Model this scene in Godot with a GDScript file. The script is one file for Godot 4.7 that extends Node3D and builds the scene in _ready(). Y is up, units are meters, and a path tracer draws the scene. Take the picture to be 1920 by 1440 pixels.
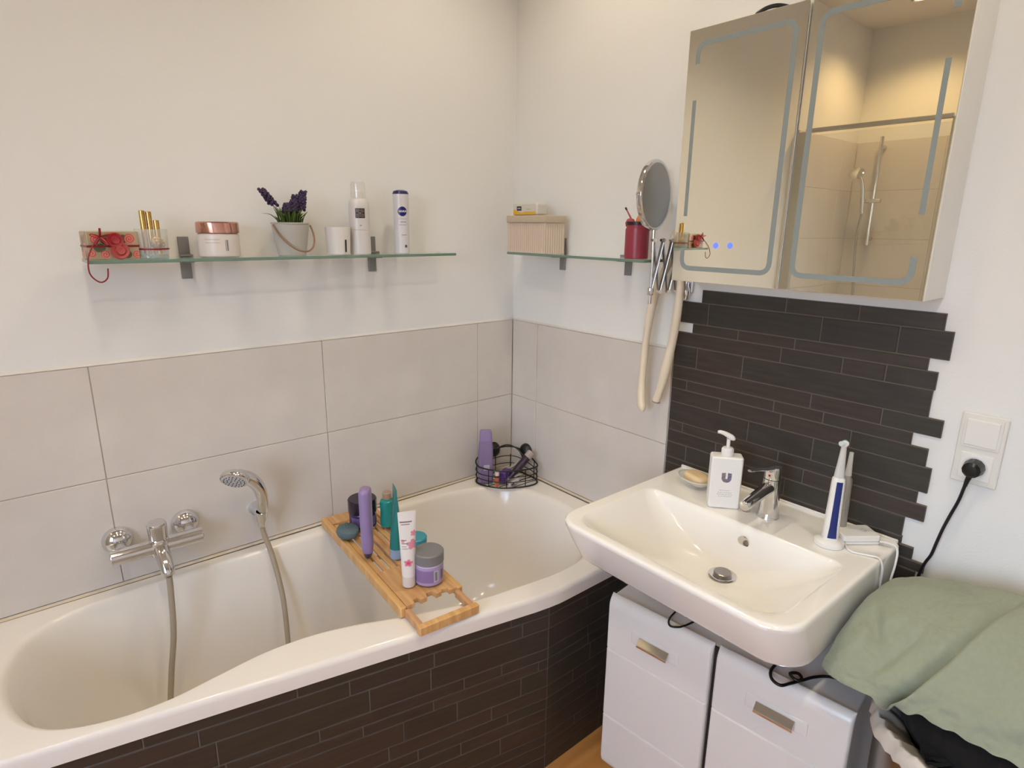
extends Node3D
# A bathroom corner. Corner of the back wall (tiles at z = 0) and the basin wall (tiles at x = 0); y up, metres.

const CEIL := 2.76
const ROOM_X := -3.15
const ROOM_Z := 2.75
var rng := RandomNumberGenerator.new()
var used := {}
var mats := {}

func _ready():
	rng.seed = 7
	setup_view()
	make_materials()
	build_room()
	build_lights()
	build_tub()
	build_basin()
	build_under_cabinet()
	build_mirror_cabinet()
	build_shelves()
	build_shower()
	build_cosmetic_mirror()
	build_bath_fittings()
	build_tray()
	build_corner_basket()
	build_shelf_things()
	build_basin_things()
	build_socket()
	build_laundry()
	build_cords()

func setup_view():
	var cam := Camera3D.new()
	cam.name = "camera"
	cam.fov = 64.637
	cam.near = 0.05
	add_child(cam)
	var yaw := Basis(Vector3.UP, -0.69946)
	var pitch := Basis(Vector3.RIGHT, -0.25296)
	var roll := Basis(Vector3.BACK, 0.01239)
	cam.transform = Transform3D(yaw * pitch * roll, Vector3(-1.5074, 1.54614, 1.79125))
	cam.current = true
	var env := Environment.new()
	env.tonemap_mode = Environment.TONE_MAPPER_LINEAR
	env.tonemap_exposure = 0.90
	env.background_mode = Environment.BG_SKY
	var sky := Sky.new()
	var sm := ProceduralSkyMaterial.new()
	sm.sky_top_color = Color(0.665, 0.755, 0.89)
	sm.sky_horizon_color = Color(0.845, 0.88, 0.93)
	sm.ground_bottom_color = Color(0.34, 0.33, 0.31)
	sm.ground_horizon_color = Color(0.6, 0.62, 0.63)
	sm.sky_energy_multiplier = 3.6
	sm.ground_energy_multiplier = 2.9
	sky.sky_material = sm
	env.sky = sky
	env.sdfgi_enabled = true
	env.ssao_enabled = true
	env.ssil_enabled = true
	var we := WorldEnvironment.new()
	we.name = "world_environment"
	we.environment = env
	add_child(we)

# warm recessed ceiling spots; light energy and colour
const SPOT_COLOR := Color(1.0, 0.948, 0.855)
const SPOT_ENERGY := 0.84
const SPOTS := [Vector2(-0.45, 0.55), Vector2(-1.40, 0.80), Vector2(-0.45, 1.75), Vector2(-1.35, 1.75), Vector2(-2.3, 1.75), Vector2(-2.75, 0.376)]

func build_lights():
	var ring := lathe([Vector2(0.030, 0), Vector2(0.045, 0), Vector2(0.046, -0.004), Vector2(0.040, -0.008), Vector2(0.030, -0.003)], 28)
	var lens := lathe([Vector2(0, -0.001), Vector2(0.030, -0.001), Vector2(0.030, -0.003), Vector2(0, -0.0035)], 24)
	for i in SPOTS.size():
		var p: Vector2 = SPOTS[i]
		var where: String = ["above the wire basket corner", "above the bath mixer", "above the laundry bin", "above the middle of the floor", "in front of the shower screen", "inside the shower"][i]
		var t := thing("ceiling_spotlight", "round recessed ceiling spotlight with chrome ring " + where, "lamp", Vector3(p.x, CEIL, p.y), 0.0, "recessed ceiling spotlights")
		part(t, "trim_ring", ring, mats.chrome)
		part(t, "lamp_lens", lens, mats.lamp)
		var l := SpotLight3D.new()
		l.name = "lamp_light"
		l.light_color = SPOT_COLOR if i < 5 else Color(1.0, 0.86, 0.62)
		l.light_energy = SPOT_ENERGY
		l.spot_angle = 68.0
		l.spot_angle_attenuation = 0.7
		l.spot_range = 8.0
		l.spot_attenuation = 2.0
		l.light_size = 0.05
		l.shadow_enabled = true
		t.add_child(l)
		l.position = Vector3(0, -0.012, 0)
		l.rotation.x = -PI / 2

# ---------------------------------------------------------------- helpers

func numbered(n: String) -> String:
	if not used.has(n):
		used[n] = 0
		return n
	used[n] += 1
	return "%s_%03d" % [n, used[n]]

func thing(called: String, label: String, cat: String, at := Vector3.ZERO, turn := 0.0, group := "") -> Node3D:
	var o := Node3D.new()
	o.name = numbered(called)
	add_child(o)
	o.position = at
	o.rotation.y = turn
	o.set_meta("label", label)
	o.set_meta("category", cat)
	if group != "":
		o.set_meta("group", group)
	return o

func part(parent: Node3D, called: String, mesh: Mesh, m: Material, at := Vector3.ZERO, rot := Vector3.ZERO) -> MeshInstance3D:
	var o := MeshInstance3D.new()
	o.name = called
	o.mesh = mesh
	o.material_override = m
	o.position = at
	o.rotation = rot
	o.cast_shadow = GeometryInstance3D.SHADOW_CASTING_SETTING_ON
	parent.add_child(o, true)
	return o

func structure(called: String, mesh: Mesh, m: Material, at := Vector3.ZERO) -> MeshInstance3D:
	var o := part(self, called, mesh, m, at)
	o.set_meta("kind", "structure")
	return o

func box(s: Vector3) -> BoxMesh:
	var b := BoxMesh.new()
	b.size = s
	return b

# triangles counter-clockwise from outside in; normals smoothed below ANG degrees
func fin(v: PackedVector3Array, t: PackedInt32Array, ang := 40.0, uv := PackedVector2Array(), fix := true) -> ArrayMesh:
	var o := v[0]
	var vol := 0.0
	for i in range(0, t.size(), 3):
		vol += (v[t[i]] - o).dot((v[t[i + 1]] - o).cross(v[t[i + 2]] - o))
	var flip := fix and vol < 0.0
	var key := {}
	var wid := PackedInt32Array()
	wid.resize(v.size())
	for i in v.size():
		var k := Vector3i((v[i] * 20000.0).round())
		if not key.has(k):
			key[k] = key.size()
		wid[i] = key[k]
	var head := PackedInt32Array()
	head.resize(key.size())
	head.fill(-1)
	var tt := PackedInt32Array()
	var fnn := PackedVector3Array()
	var fna := PackedVector3Array()
	for i in range(0, t.size(), 3):
		var a := t[i]
		var b := t[i + 1]
		var c := t[i + 2]
		if flip:
			b = t[i + 2]
			c = t[i + 1]
		var n := (v[b] - v[a]).cross(v[c] - v[a])
		if n.length_squared() < 1e-20:
			continue
		tt.append(a)
		tt.append(b)
		tt.append(c)
		fna.append(n)
		fnn.append(n.normalized())
	var nxt := PackedInt32Array()
	nxt.resize(tt.size())
	for c in tt.size():
		var w := wid[tt[c]]
		nxt[c] = head[w]
		head[w] = c
	var cs := cos(deg_to_rad(ang))
	var ov := PackedVector3Array()
	var on := PackedVector3Array()
	var ou := PackedVector2Array()
	ov.resize(tt.size())
	on.resize(tt.size())
	if uv.size():
		ou.resize(tt.size())
	for f in tt.size() / 3:
		for j in 3:
			var c := f * 3 + j
			var k := head[wid[tt[c]]]
			var s := Vector3.ZERO
			while k >= 0:
				var g := k / 3
				if fnn[g].dot(fnn[f]) > cs:
					s += fna[g]
				k = nxt[k]
			var d: int = f * 3 + [0, 2, 1][j]
			ov[d] = v[tt[c]]
			on[d] = s.normalized()
			if uv.size():
				ou[d] = uv[tt[c]]
	var arr := []
	arr.resize(Mesh.ARRAY_MAX)
	arr[Mesh.ARRAY_VERTEX] = ov
	arr[Mesh.ARRAY_NORMAL] = on
	if uv.size():
		arr[Mesh.ARRAY_TEX_UV] = ou
	var m := ArrayMesh.new()
	m.add_surface_from_arrays(Mesh.PRIMITIVE_TRIANGLES, arr)
	return m

# several pieces collected into one mesh of one part
func join(ms: Array) -> ArrayMesh:
	var st := SurfaceTool.new()
	st.begin(Mesh.PRIMITIVE_TRIANGLES)
	for e in ms:
		if e is Array:
			st.append_from(e[0], 0, e[1])
		else:
			st.append_from(e, 0, Transform3D.IDENTITY)
	return st.commit()

func at3(m: Mesh, p: Vector3, rot := Vector3.ZERO) -> Array:
	return [m, Transform3D(Basis.from_euler(rot), p)]

func loft(rings: Array, cap0 := true, cap1 := true, ang := 40.0, closed := true) -> ArrayMesh:
	var v := PackedVector3Array()
	var t := PackedInt32Array()
	var m: int = rings[0].size()
	for r in rings:
		for p in r:
			v.append(p)
	for i in rings.size() - 1:
		for j in (m if closed else m - 1):
			var a := i * m + j
			var b := i * m + (j + 1) % m
			t.append_array(PackedInt32Array([a, b, b + m, a, b + m, a + m]))
	for e in [[cap0, 0, 1], [cap1, rings.size() - 1, -1]]:
		if e[0]:
			var c := Vector3.ZERO
			for p in rings[e[1]]:
				c += p
			v.append(c / m)
			var ci := v.size() - 1
			for j in m:
				var a: int = e[1] * m + j
				var b: int = e[1] * m + (j + 1) % m
				t.append_array(PackedInt32Array([ci, b, a] if e[2] > 0 else [ci, a, b]))
	return fin(v, t, ang)

func lathe(prof: Array, n := 24, ang := 40.0) -> ArrayMesh:
	var rings := []
	for p in prof:
		var r := PackedVector3Array()
		for j in n:
			var a := TAU * j / n
			r.append(Vector3(p.x * cos(a), p.y, p.x * sin(a)))
		rings.append(r)
	return loft(rings, prof[0].x > 0.0001, prof[-1].x > 0.0001, ang)

func smooth(p: Array, k := 6, closed := false) -> Array:
	var out := []
	var n := p.size()
	for i in (n if closed else n - 1):
		var a = p[(i - 1 + n) % n] if closed or i > 0 else p[0] * 2.0 - p[1]
		var b = p[i]
		var c = p[(i + 1) % n]
		var d = p[(i + 2) % n] if closed or i + 2 < n else p[n - 1] * 2.0 - p[n - 2]
		for j in k:
			var t := float(j) / k
			out.append(0.5 * ((2.0 * b) + (c - a) * t + (2.0 * a - 5.0 * b + 4.0 * c - d) * t * t + (3.0 * b - a - 3.0 * c + d) * t * t * t))
	if not closed:
		out.append(p[n - 1])
	return out

func tube(p: Array, rad, n := 10, closed := false, flat := 1.0) -> ArrayMesh:
	var rings := []
	var m := p.size()
	var d0: Vector3 = (p[1] - p[0]).normalized()
	var u: Vector3 = d0.cross(Vector3.UP if absf(d0.y) < 0.9 else Vector3.RIGHT).normalized()
	for i in m:
		var d: Vector3
		if closed:
			d = (p[(i + 1) % m] - p[(i - 1 + m) % m]).normalized()
		else:
			d = (p[mini(i + 1, m - 1)] - p[maxi(i - 1, 0)]).normalized()
		u = (u - d * u.dot(d)).normalized()
		var w := d.cross(u)
		var r: float = rad[i] if rad is Array else rad
		var ring := PackedVector3Array()
		for j in n:
			var a := TAU * j / n
			ring.append(p[i] + u * (cos(a) * r) + w * (sin(a) * r * flat))
		rings.append(ring)
	if closed:
		rings.append(rings[0])
	return loft(rings, not closed, not closed, 50.0)

func rring(y: float, hx: float, hz: float, r: float, seg := 4, c := Vector2.ZERO) -> PackedVector3Array:
	var out := PackedVector3Array()
	r = clampf(r, 0.0001, minf(hx, hz))
	for q in 4:
		var sx: float = [1, -1, -1, 1][q]
		var sz: float = [1, 1, -1, -1][q]
		for k in seg + 1:
			var a := PI / 2 * (q + float(k) / seg)
			out.append(Vector3(c.x + sx * (hx - r) + r * cos(a), y, c.y + sz * (hz - r) + r * sin(a)))
	return out

# box with rounded edges all round, base at y = 0 when BASE, else centred
func rbox(sx: float, sy: float, sz: float, r: float, seg := 2, corner := -1.0, base := false) -> ArrayMesh:
	var rings := []
	var cr := corner if corner > 0.0 else r
	var y0 := 0.0 if base else -sy / 2
	for k in seg + 1:
		var a := PI / 2 * k / seg
		var ins := r * (1.0 - sin(a))
		rings.append(rring(y0 + r * (1.0 - cos(a)), sx / 2 - ins, sz / 2 - ins, cr - ins * 0.9, maxi(seg, 2)))
	for k in seg + 1:
		var a := PI / 2 * (1.0 - float(k) / seg)
		var ins := r * (1.0 - sin(a))
		rings.append(rring(y0 + sy - r * (1.0 - cos(a)), sx / 2 - ins, sz / 2 - ins, cr - ins * 0.9, maxi(seg, 2)))
	return loft(rings, true, true, 50.0)

# cheap chamfered box (44 triangles), centred
func cbox(s: Vector3, c: float) -> ArrayMesh:
	var h := s / 2
	var v := PackedVector3Array()
	var t := PackedInt32Array()
	for i in 8:
		var g := Vector3(1 if i & 1 else -1, 1 if i & 2 else -1, 1 if i & 4 else -1)
		v.append(Vector3(g.x * h.x, g.y * (h.y - c), g.z * (h.z - c)))
		v.append(Vector3(g.x * (h.x - c), g.y * h.y, g.z * (h.z - c)))
		v.append(Vector3(g.x * (h.x - c), g.y * (h.y - c), g.z * h.z))
	var put := func(q: Array):
		for tri in ([[q[0], q[1], q[2]], [q[0], q[2], q[3]]] if q.size() == 4 else [q]):
			var n: Vector3 = (v[tri[1]] - v[tri[0]]).cross(v[tri[2]] - v[tri[0]])
			if n.dot(v[tri[0]] + v[tri[1]] + v[tri[2]]) < 0:
				tri = [tri[0], tri[2], tri[1]]
			for e in tri:
				t.append(e)
	for ax in 3:
		var b1: int = [2, 4, 1][ax]
		var b2: int = [4, 1, 2][ax]
		var b0: int = [1, 2, 4][ax]
		for s0 in 2:
			var i0 := b0 * s0
			put.call([i0 * 3 + ax, (i0 + b1) * 3 + ax, (i0 + b1 + b2) * 3 + ax, (i0 + b2) * 3 + ax])
		var ax1 := (ax + 1) % 3
		var ax2 := (ax + 2) % 3
		for k in 4:
			var i0 := (b1 if k & 1 else 0) + (b2 if k & 2 else 0)
			put.call([i0 * 3 + ax1, (i0 + b0) * 3 + ax1, (i0 + b0) * 3 + ax2, i0 * 3 + ax2])
	for i in 8:
		put.call([i * 3, i * 3 + 1, i * 3 + 2])
	return fin(v, t, 20.0, PackedVector2Array(), false)

# polygon (x, y) extruded along z, centred
func extr(poly: PackedVector2Array, depth: float, ang := 30.0) -> ArrayMesh:
	var v := PackedVector3Array()
	var t := PackedInt32Array()
	var n := poly.size()
	for z in [-depth / 2, depth / 2]:
		for p in poly:
			v.append(Vector3(p.x, p.y, z))
	var tri := Geometry2D.triangulate_polygon(poly)
	var area := 0.0
	for i in n:
		area += poly[i].cross(poly[(i + 1) % n])
	for i in range(0, tri.size(), 3):
		var a := tri[i]
		var b := tri[i + 1]
		var c := tri[i + 2]
		if (poly[b] - poly[a]).cross(poly[c] - poly[a]) < 0:
			var q := b
			b = c
			c = q
		t.append_array(PackedInt32Array([a + n, b + n, c + n, a, c, b]))
	for i in n:
		var j := (i + 1) % n
		var q := PackedInt32Array([i, j, j + n, i, j + n, i + n])
		if area < 0:
			q = PackedInt32Array([j, i, i + n, j, i + n, j + n])
		t.append_array(q)
	return fin(v, t, ang, PackedVector2Array(), false)

# thin curved label hugging a cylinder of radius r, centred on angle a (0 = +z), with uv
func curved(r0: float, r1: float, y0: float, y1: float, a0: float, a1: float, n := 10) -> ArrayMesh:
	var v := PackedVector3Array()
	var t := PackedInt32Array()
	var uv := PackedVector2Array()
	for i in n + 1:
		var a := lerpf(a0, a1, float(i) / n)
		v.append(Vector3(r0 * sin(a), y0, r0 * cos(a)))
		v.append(Vector3(r1 * sin(a), y1, r1 * cos(a)))
		uv.append(Vector2(float(i) / n, 1))
		uv.append(Vector2(float(i) / n, 0))
	for i in n:
		t.append_array(PackedInt32Array([i * 2, i * 2 + 2, i * 2 + 3, i * 2, i * 2 + 3, i * 2 + 1]))
	return fin(v, t, 60.0, uv, false)

# flat label in the x, y plane with uv
func sheet(w: float, h: float) -> ArrayMesh:
	var v := PackedVector3Array([Vector3(-w / 2, -h / 2, 0), Vector3(w / 2, -h / 2, 0), Vector3(w / 2, h / 2, 0), Vector3(-w / 2, h / 2, 0)])
	return fin(v, PackedInt32Array([0, 1, 2, 0, 2, 3]), 30.0, PackedVector2Array([Vector2(0, 1), Vector2(1, 1), Vector2(1, 0), Vector2(0, 0)]), false)

func text(s: String, size: float, depth := 0.0004) -> TextMesh:
	var tm := TextMesh.new()
	var f := SystemFont.new()
	f.font_names = PackedStringArray(["Droid Sans"])
	f.font_weight = 700
	tm.font = f
	tm.text = s
	tm.font_size = 32
	tm.pixel_size = size / 32.0
	tm.depth = depth
	return tm

# ---------------------------------------------------------------- materials

func mt(c: Color, rough := 0.5, metal := 0.0) -> StandardMaterial3D:
	var m := StandardMaterial3D.new()
	m.albedo_color = c
	m.roughness = rough
	m.metallic = metal
	return m

func pane(c: Color, alpha: float, rough := 0.02) -> StandardMaterial3D:
	var m := mt(c, rough)
	m.transparency = BaseMaterial3D.TRANSPARENCY_ALPHA
	m.albedo_color.a = alpha
	return m

func noise_img(sd: int, freq: float, w: int, h: int, oct := 4, stretch := Vector2.ONE) -> Image:
	var n := FastNoiseLite.new()
	n.seed = sd
	n.noise_type = FastNoiseLite.TYPE_SIMPLEX_SMOOTH
	n.frequency = freq
	n.fractal_octaves = oct
	var im := Image.create(w, h, false, Image.FORMAT_RGB8)
	for y in h:
		for x in w:
			# tileable by cross fading the two ends
			var fx := float(x) / w
			var fy := float(y) / h
			var a := n.get_noise_2d(x * stretch.x, y * stretch.y)
			var b := n.get_noise_2d((x - w) * stretch.x, y * stretch.y)
			var c := n.get_noise_2d(x * stretch.x, (y - h) * stretch.y)
			var d := n.get_noise_2d((x - w) * stretch.x, (y - h) * stretch.y)
			var q := lerpf(lerpf(a, b, fx), lerpf(c, d, fx), fy) * 0.5 + 0.5
			im.set_pixel(x, y, Color(q, q, q))
	return im

func tinted(im: Image, lo: Color, hi: Color, gain := 1.6) -> ImageTexture:
	var o := Image.create(im.get_width(), im.get_height(), false, Image.FORMAT_RGB8)
	for y in im.get_height():
		for x in im.get_width():
			o.set_pixel(x, y, lo.lerp(hi, clampf((im.get_pixel(x, y).r - 0.5) * gain + 0.5, 0, 1)))
	return ImageTexture.create_from_image(o)

func bumped(im: Image, s: float) -> ImageTexture:
	var o: Image = im.duplicate()
	o.convert(Image.FORMAT_RGBA8)
	o.bump_map_to_normal_map(s)
	return ImageTexture.create_from_image(o)

func tri(m: StandardMaterial3D, scale: Vector3, world := true):
	m.uv1_triplanar = true
	m.uv1_world_triplanar = world
	m.uv1_scale = scale
	return m

func make_materials():
	var speck := noise_img(11, 0.09, 192, 192, 4)
	var cloud := noise_img(12, 0.012, 192, 192, 4)
	var streak := noise_img(13, 0.05, 192, 192, 4, Vector2(0.15, 1.6))
	var rough_n := bumped(speck, 2.0)
	var wall := mt(Color(0.89, 0.885, 0.87), 0.85)
	wall.normal_enabled = true
	wall.normal_texture = rough_n
	wall.normal_scale = 0.25
	wall.uv1_scale = Vector3(92, 50, 1)
	mats.wall = wall
	mats.ceiling = mt(Color(0.88, 0.87, 0.85), 0.9)
	var tile := mt(Color(1, 1, 1), 0.42)
	tile.albedo_texture = tinted(cloud, Color(0.800, 0.768, 0.735), Color(0.835, 0.805, 0.772))
	tri(tile, Vector3.ONE * 2.2)
	mats.tile = tile
	mats.tile_grout = mt(Color(0.72, 0.68, 0.64), 0.9)
	mats.caulk = mt(Color(0.85, 0.83, 0.80), 0.5)
	mats.old_caulk = mt(Color(0.79, 0.73, 0.64), 0.55)
	mats.mosaic = []
	for c in [[0.196, 0.172, 0.150], [0.212, 0.180, 0.154], [0.222, 0.182, 0.155], [0.194, 0.179, 0.150], [0.204, 0.176, 0.155]]:
		var m := mt(Color(1, 1, 1), 0.5)
		var k := Color(c[0], c[1], c[2])
		m.albedo_texture = tinted(streak, k * 0.82, k * 1.14)
		m.normal_enabled = true
		m.normal_texture = bumped(streak, 1.2)
		m.normal_scale = 0.3
		tri(m, Vector3.ONE * 5.0)
		mats.mosaic.append(m)
	mats.mosaic_grout = mt(Color(0.39, 0.355, 0.32), 0.9)
	var wood := mt(Color(1, 1, 1), 0.35)
	wood.albedo_texture = tinted(noise_img(21, 0.02, 192, 192, 4, Vector2(0.25, 2.2)), Color(0.70, 0.46, 0.24), Color(0.86, 0.62, 0.36), 2.0)
	tri(wood, Vector3(1.2, 1.2, 2.4))
	mats.floor_wood = wood
	var ceramic := mt(Color(0.93, 0.915, 0.885), 0.09)
	ceramic.clearcoat_enabled = true
	ceramic.clearcoat = 0.4
	ceramic.clearcoat_roughness = 0.03
	mats.ceramic = ceramic
	var acryl := mt(Color(0.90, 0.875, 0.84), 0.13)
	mats.acrylic = acryl
	mats.chrome = mt(Color(0.86, 0.86, 0.87), 0.07, 1.0)
	mats.steel = mt(Color(0.62, 0.61, 0.60), 0.28, 1.0)
	mats.satin = mt(Color(0.52, 0.515, 0.515), 0.42, 0.35)
	mats.alu = mt(Color(0.74, 0.73, 0.70), 0.35, 0.4)
	mats.brass = mt(Color(0.83, 0.66, 0.36), 0.2, 1.0)
	mats.gold = mt(Color(0.80, 0.66, 0.40), 0.25, 1.0)
	mats.rose_gold = mt(Color(0.82, 0.62, 0.56), 0.16, 1.0)
	mats.mirror = mt(Color(0.965, 0.945, 0.875), 0.0, 1.0)
	mats.mirror_neutral = mt(Color(0.92, 0.92, 0.92), 0.0, 1.0)
	mats.frost = mt(Color(0.53, 0.565, 0.56), 0.6)
	mats.cab_white = mt(Color(0.88, 0.87, 0.85), 0.22)
	mats.cab_grey = mt(Color(0.60, 0.60, 0.60), 0.35)
	mats.white_plastic = mt(Color(0.90, 0.89, 0.87), 0.3)
	mats.cream_plastic = mt(Color(0.87, 0.86, 0.83), 0.35)
	mats.black = mt(Color(0.03, 0.03, 0.032), 0.35)
	mats.black_cloth = mt(Color(0.028, 0.027, 0.028), 0.95)
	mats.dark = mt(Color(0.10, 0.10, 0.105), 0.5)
	mats.glass = pane(Color(0.78, 0.88, 0.84), 0.16)
	mats.glass_edge = mt(Color(0.42, 0.52, 0.47), 0.12)
	mats.clear = pane(Color(0.90, 0.92, 0.91), 0.18)
	mats.shower_glass = pane(Color(0.86, 0.92, 0.90), 0.07)
	mats.bamboo = []
	for k in 3:
		var m := mt(Color(1, 1, 1), 0.42)
		m.albedo_texture = tinted(noise_img(31 + k, 0.03, 128, 128, 3, Vector2(2.2, 0.2)), Color(0.76 - 0.03 * k, 0.57 - 0.03 * k, 0.34), Color(0.87 - 0.03 * k, 0.70 - 0.03 * k, 0.47), 1.6)
		tri(m, Vector3(6, 6, 3), false)
		mats.bamboo.append(m)
	mats.lamp = mt(Color(1, 1, 1), 0.4)
	mats.lamp.emission_enabled = true
	mats.lamp.emission = Color(1.0, 0.86, 0.66)
	mats.lamp.emission_energy_multiplier = 12.0
	mats.blue_led = mt(Color(0.35, 0.42, 0.9), 0.3)
	mats.blue_led.emission_enabled = true
	mats.blue_led.emission = Color(0.35, 0.45, 1.0)
	mats.blue_led.emission_energy_multiplier = 1.1
	var sage := mt(Color(1, 1, 1), 0.95)
	sage.albedo_texture = tinted(noise_img(41, 0.06, 192, 192, 4), Color(0.535, 0.560, 0.480), Color(0.580, 0.600, 0.520))
	sage.normal_enabled = true
	sage.normal_texture = bumped(noise_img(42, 0.25, 192, 192, 2), 2.0)
	sage.normal_scale = 0.35
	sage.rim_enabled = true
	sage.rim = 0.25
	tri(sage, Vector3.ONE * 7.0)
	mats.sage = sage
	mats.liner = mt(Color(0.80, 0.77, 0.72), 0.9)
	var belt := mt(Color(0.87, 0.81, 0.72), 0.6)
	belt.rim_enabled = true
	belt.rim = 0.3
	mats.belt = belt

# ---------------------------------------------------------------- room

func build_room():
	# plaster stands 8 mm behind the tile faces
	var wb := structure("wall_back", box(Vector3(3.5, CEIL, 0.12)), mats.wall, Vector3(-1.57, CEIL / 2, -0.068))
	var wr := structure("wall_right", box(Vector3(0.12, CEIL, 3.0)), mats.wall, Vector3(0.068, CEIL / 2, 1.37))
	structure("ceiling", box(Vector3(3.5, 0.12, 3.1)), mats.ceiling, Vector3(-1.57, CEIL + 0.06, 1.35))
	structure("wall_front", box(Vector3(3.5, CEIL, 0.12)), mats.wall, Vector3(-1.57, CEIL / 2, ROOM_Z + 0.06))
	# wall with the window, beyond the shower
	var wz0 := 1.25
	var wz1 := 2.50
	var wy0 := 0.90
	var wy1 := 2.30
	var X := ROOM_X - 0.068
	var wl := structure("wall_left", box(Vector3(0.12, CEIL, wz0 + 0.13)), mats.wall, Vector3(X, CEIL / 2, (wz0 - 0.13) / 2))
	part(wl, "wall_panel", box(Vector3(0.12, CEIL, ROOM_Z + 0.12 - wz1)), mats.wall, Vector3(X, CEIL / 2, (ROOM_Z + 0.12 + wz1) / 2) - wl.position)
	part(wl, "wall_panel", box(Vector3(0.12, wy0, wz1 - wz0)), mats.wall, Vector3(X, wy0 / 2, (wz0 + wz1) / 2) - wl.position)
	part(wl, "wall_panel", box(Vector3(0.12, CEIL - wy1, wz1 - wz0)), mats.wall, Vector3(X, (CEIL + wy1) / 2, (wz0 + wz1) / 2) - wl.position)
	var win := Node3D.new()
	win.name = "window_1"
	win.set_meta("kind", "structure")
	add_child(win)
	var cz := (wz0 + wz1) / 2
	var cy := (wy0 + wy1) / 2
	for s in [-1, 1]:
		part(win, "window_frame", cbox(Vector3(0.06, wy1 - wy0, 0.06), 0.005), mats.white_plastic, Vector3(X, cy, cz + s * ((wz1 - wz0) / 2 - 0.03)))
		part(win, "window_frame", cbox(Vector3(0.06, 0.06, wz1 - wz0 - 0.12), 0.005), mats.white_plastic, Vector3(X, cy + s * ((wy1 - wy0) / 2 - 0.03), cz))
	part(win, "window_pane", box(Vector3(0.006, wy1 - wy0 - 0.12, wz1 - wz0 - 0.12)), pane(Color(0.95, 0.97, 0.97), 0.04), Vector3(X, cy, cz))
	# wood-look plank floor
	var fl := structure("floor", box(Vector3(3.5, 0.1, 3.1)), mt(Color(0.42, 0.28, 0.15), 0.7), Vector3(-1.57, -0.062, 1.35))
	var pw := 0.19
	var z := -0.02
	var row := 0
	while z < ROOM_Z:
		var x: float = 0.05 - [0.0, 0.55, 0.28][row % 3]
		var first := 0.05
		while first > ROOM_X - 0.05:
			var x1 := maxf(x - 1.2 if first < 0.04 or x == first else x, ROOM_X - 0.05)
			part(fl, "floor_plank", cbox(Vector3(first - x1 - 0.0025, 0.011, pw - 0.0025), 0.0012), mats.floor_wood, Vector3((first + x1) / 2 + 1.57, 0.0565, z + pw / 2 - 1.35))
			first = x1
			x = x1
		z += pw
		row += 1
	# large wall tiles 60 x 30, with recessed joints
	var g := 0.0022
	var put := func(wall: MeshInstance3D, along_x: bool, a0: float, a1: float, y0: float, y1: float):
		var w := absf(a1 - a0) - g
		var size := Vector3(w, y1 - y0 - g, 0.008) if along_x else Vector3(0.008, y1 - y0 - g, w)
		var mid := (a0 + a1) / 2
		var c := Vector3(mid, (y0 + y1) / 2, -0.004) if along_x else Vector3((0.004 if wall.position.x > 0 else ROOM_X - 0.004), (y0 + y1) / 2, mid)
		part(wall, "wall_tile", cbox(size, 0.0012), mats.tile, c - wall.position)
	var xs := [0.0, -0.170, -0.770, -1.370, -1.970, -2.350]
	for i in xs.size() - 1:
		for y in [0.6, 0.9]:
			put.call(wb, true, xs[i + 1], xs[i], y, y + 0.3)
		if xs[i + 1] < -1.7:
			for y in [0.0, 0.3]:
				put.call(wb, true, xs[i + 1], minf(xs[i], -1.72), y, y + 0.3)
	for y in [0.6, 0.9]:
		put.call(wr, false, 0.0, 0.143, y, y + 0.3)
		put.call(wr, false, 0.143, 0.742, y, y + 0.3)
	for k in 7:
		put.call(wb, true, -2.95, -2.35, k * 0.3, k * 0.3 + 0.3)
		put.call(wb, true, ROOM_X, -2.95, k * 0.3, k * 0.3 + 0.3)
		put.call(wl, false, 0.0, 0.5, k * 0.3, k * 0.3 + 0.3)
		put.call(wl, false, 0.5, 0.95, k * 0.3, k * 0.3 + 0.3)
	part(wb, "tile_grout", box(Vector3(2.35, 0.598, 0.005)), mats.tile_grout, Vector3(-1.175, 0.9, -0.0052) - wb.position)
	part(wb, "tile_grout", box(Vector3(0.8, 2.098, 0.005)), mats.tile_grout, Vector3(-2.75, 1.05, -0.0052) - wb.position)
	part(wr, "tile_grout", box(Vector3(0.005, 0.598, 0.74)), mats.tile_grout, Vector3(0.0052, 0.9, 0.37) - wr.position)
	part(wl, "tile_grout", box(Vector3(0.005, 2.098, 0.948)), mats.tile_grout, Vector3(ROOM_X - 0.0052, 1.05, 0.474) - wl.position)
	# white acrylic fillet over the top edge of the tiles
	var fil := PackedVector2Array([Vector2(0, 0), Vector2(0.0085, 0), Vector2(0.0085, 0.0015), Vector2(0.001, 0.0065), Vector2(0, 0.0065)])
	var tb := structure("trim_1", extr(fil, 2.35), mats.caulk, Vector3(-1.175, 1.2, -0.008))
	tb.rotation.y = -PI / 2
	var tr := structure("trim_2", extr(fil, 0.742), mats.caulk, Vector3(0.008, 1.2, 0.371))
	tr.rotation.y = PI
	build_splashback(wr)

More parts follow.
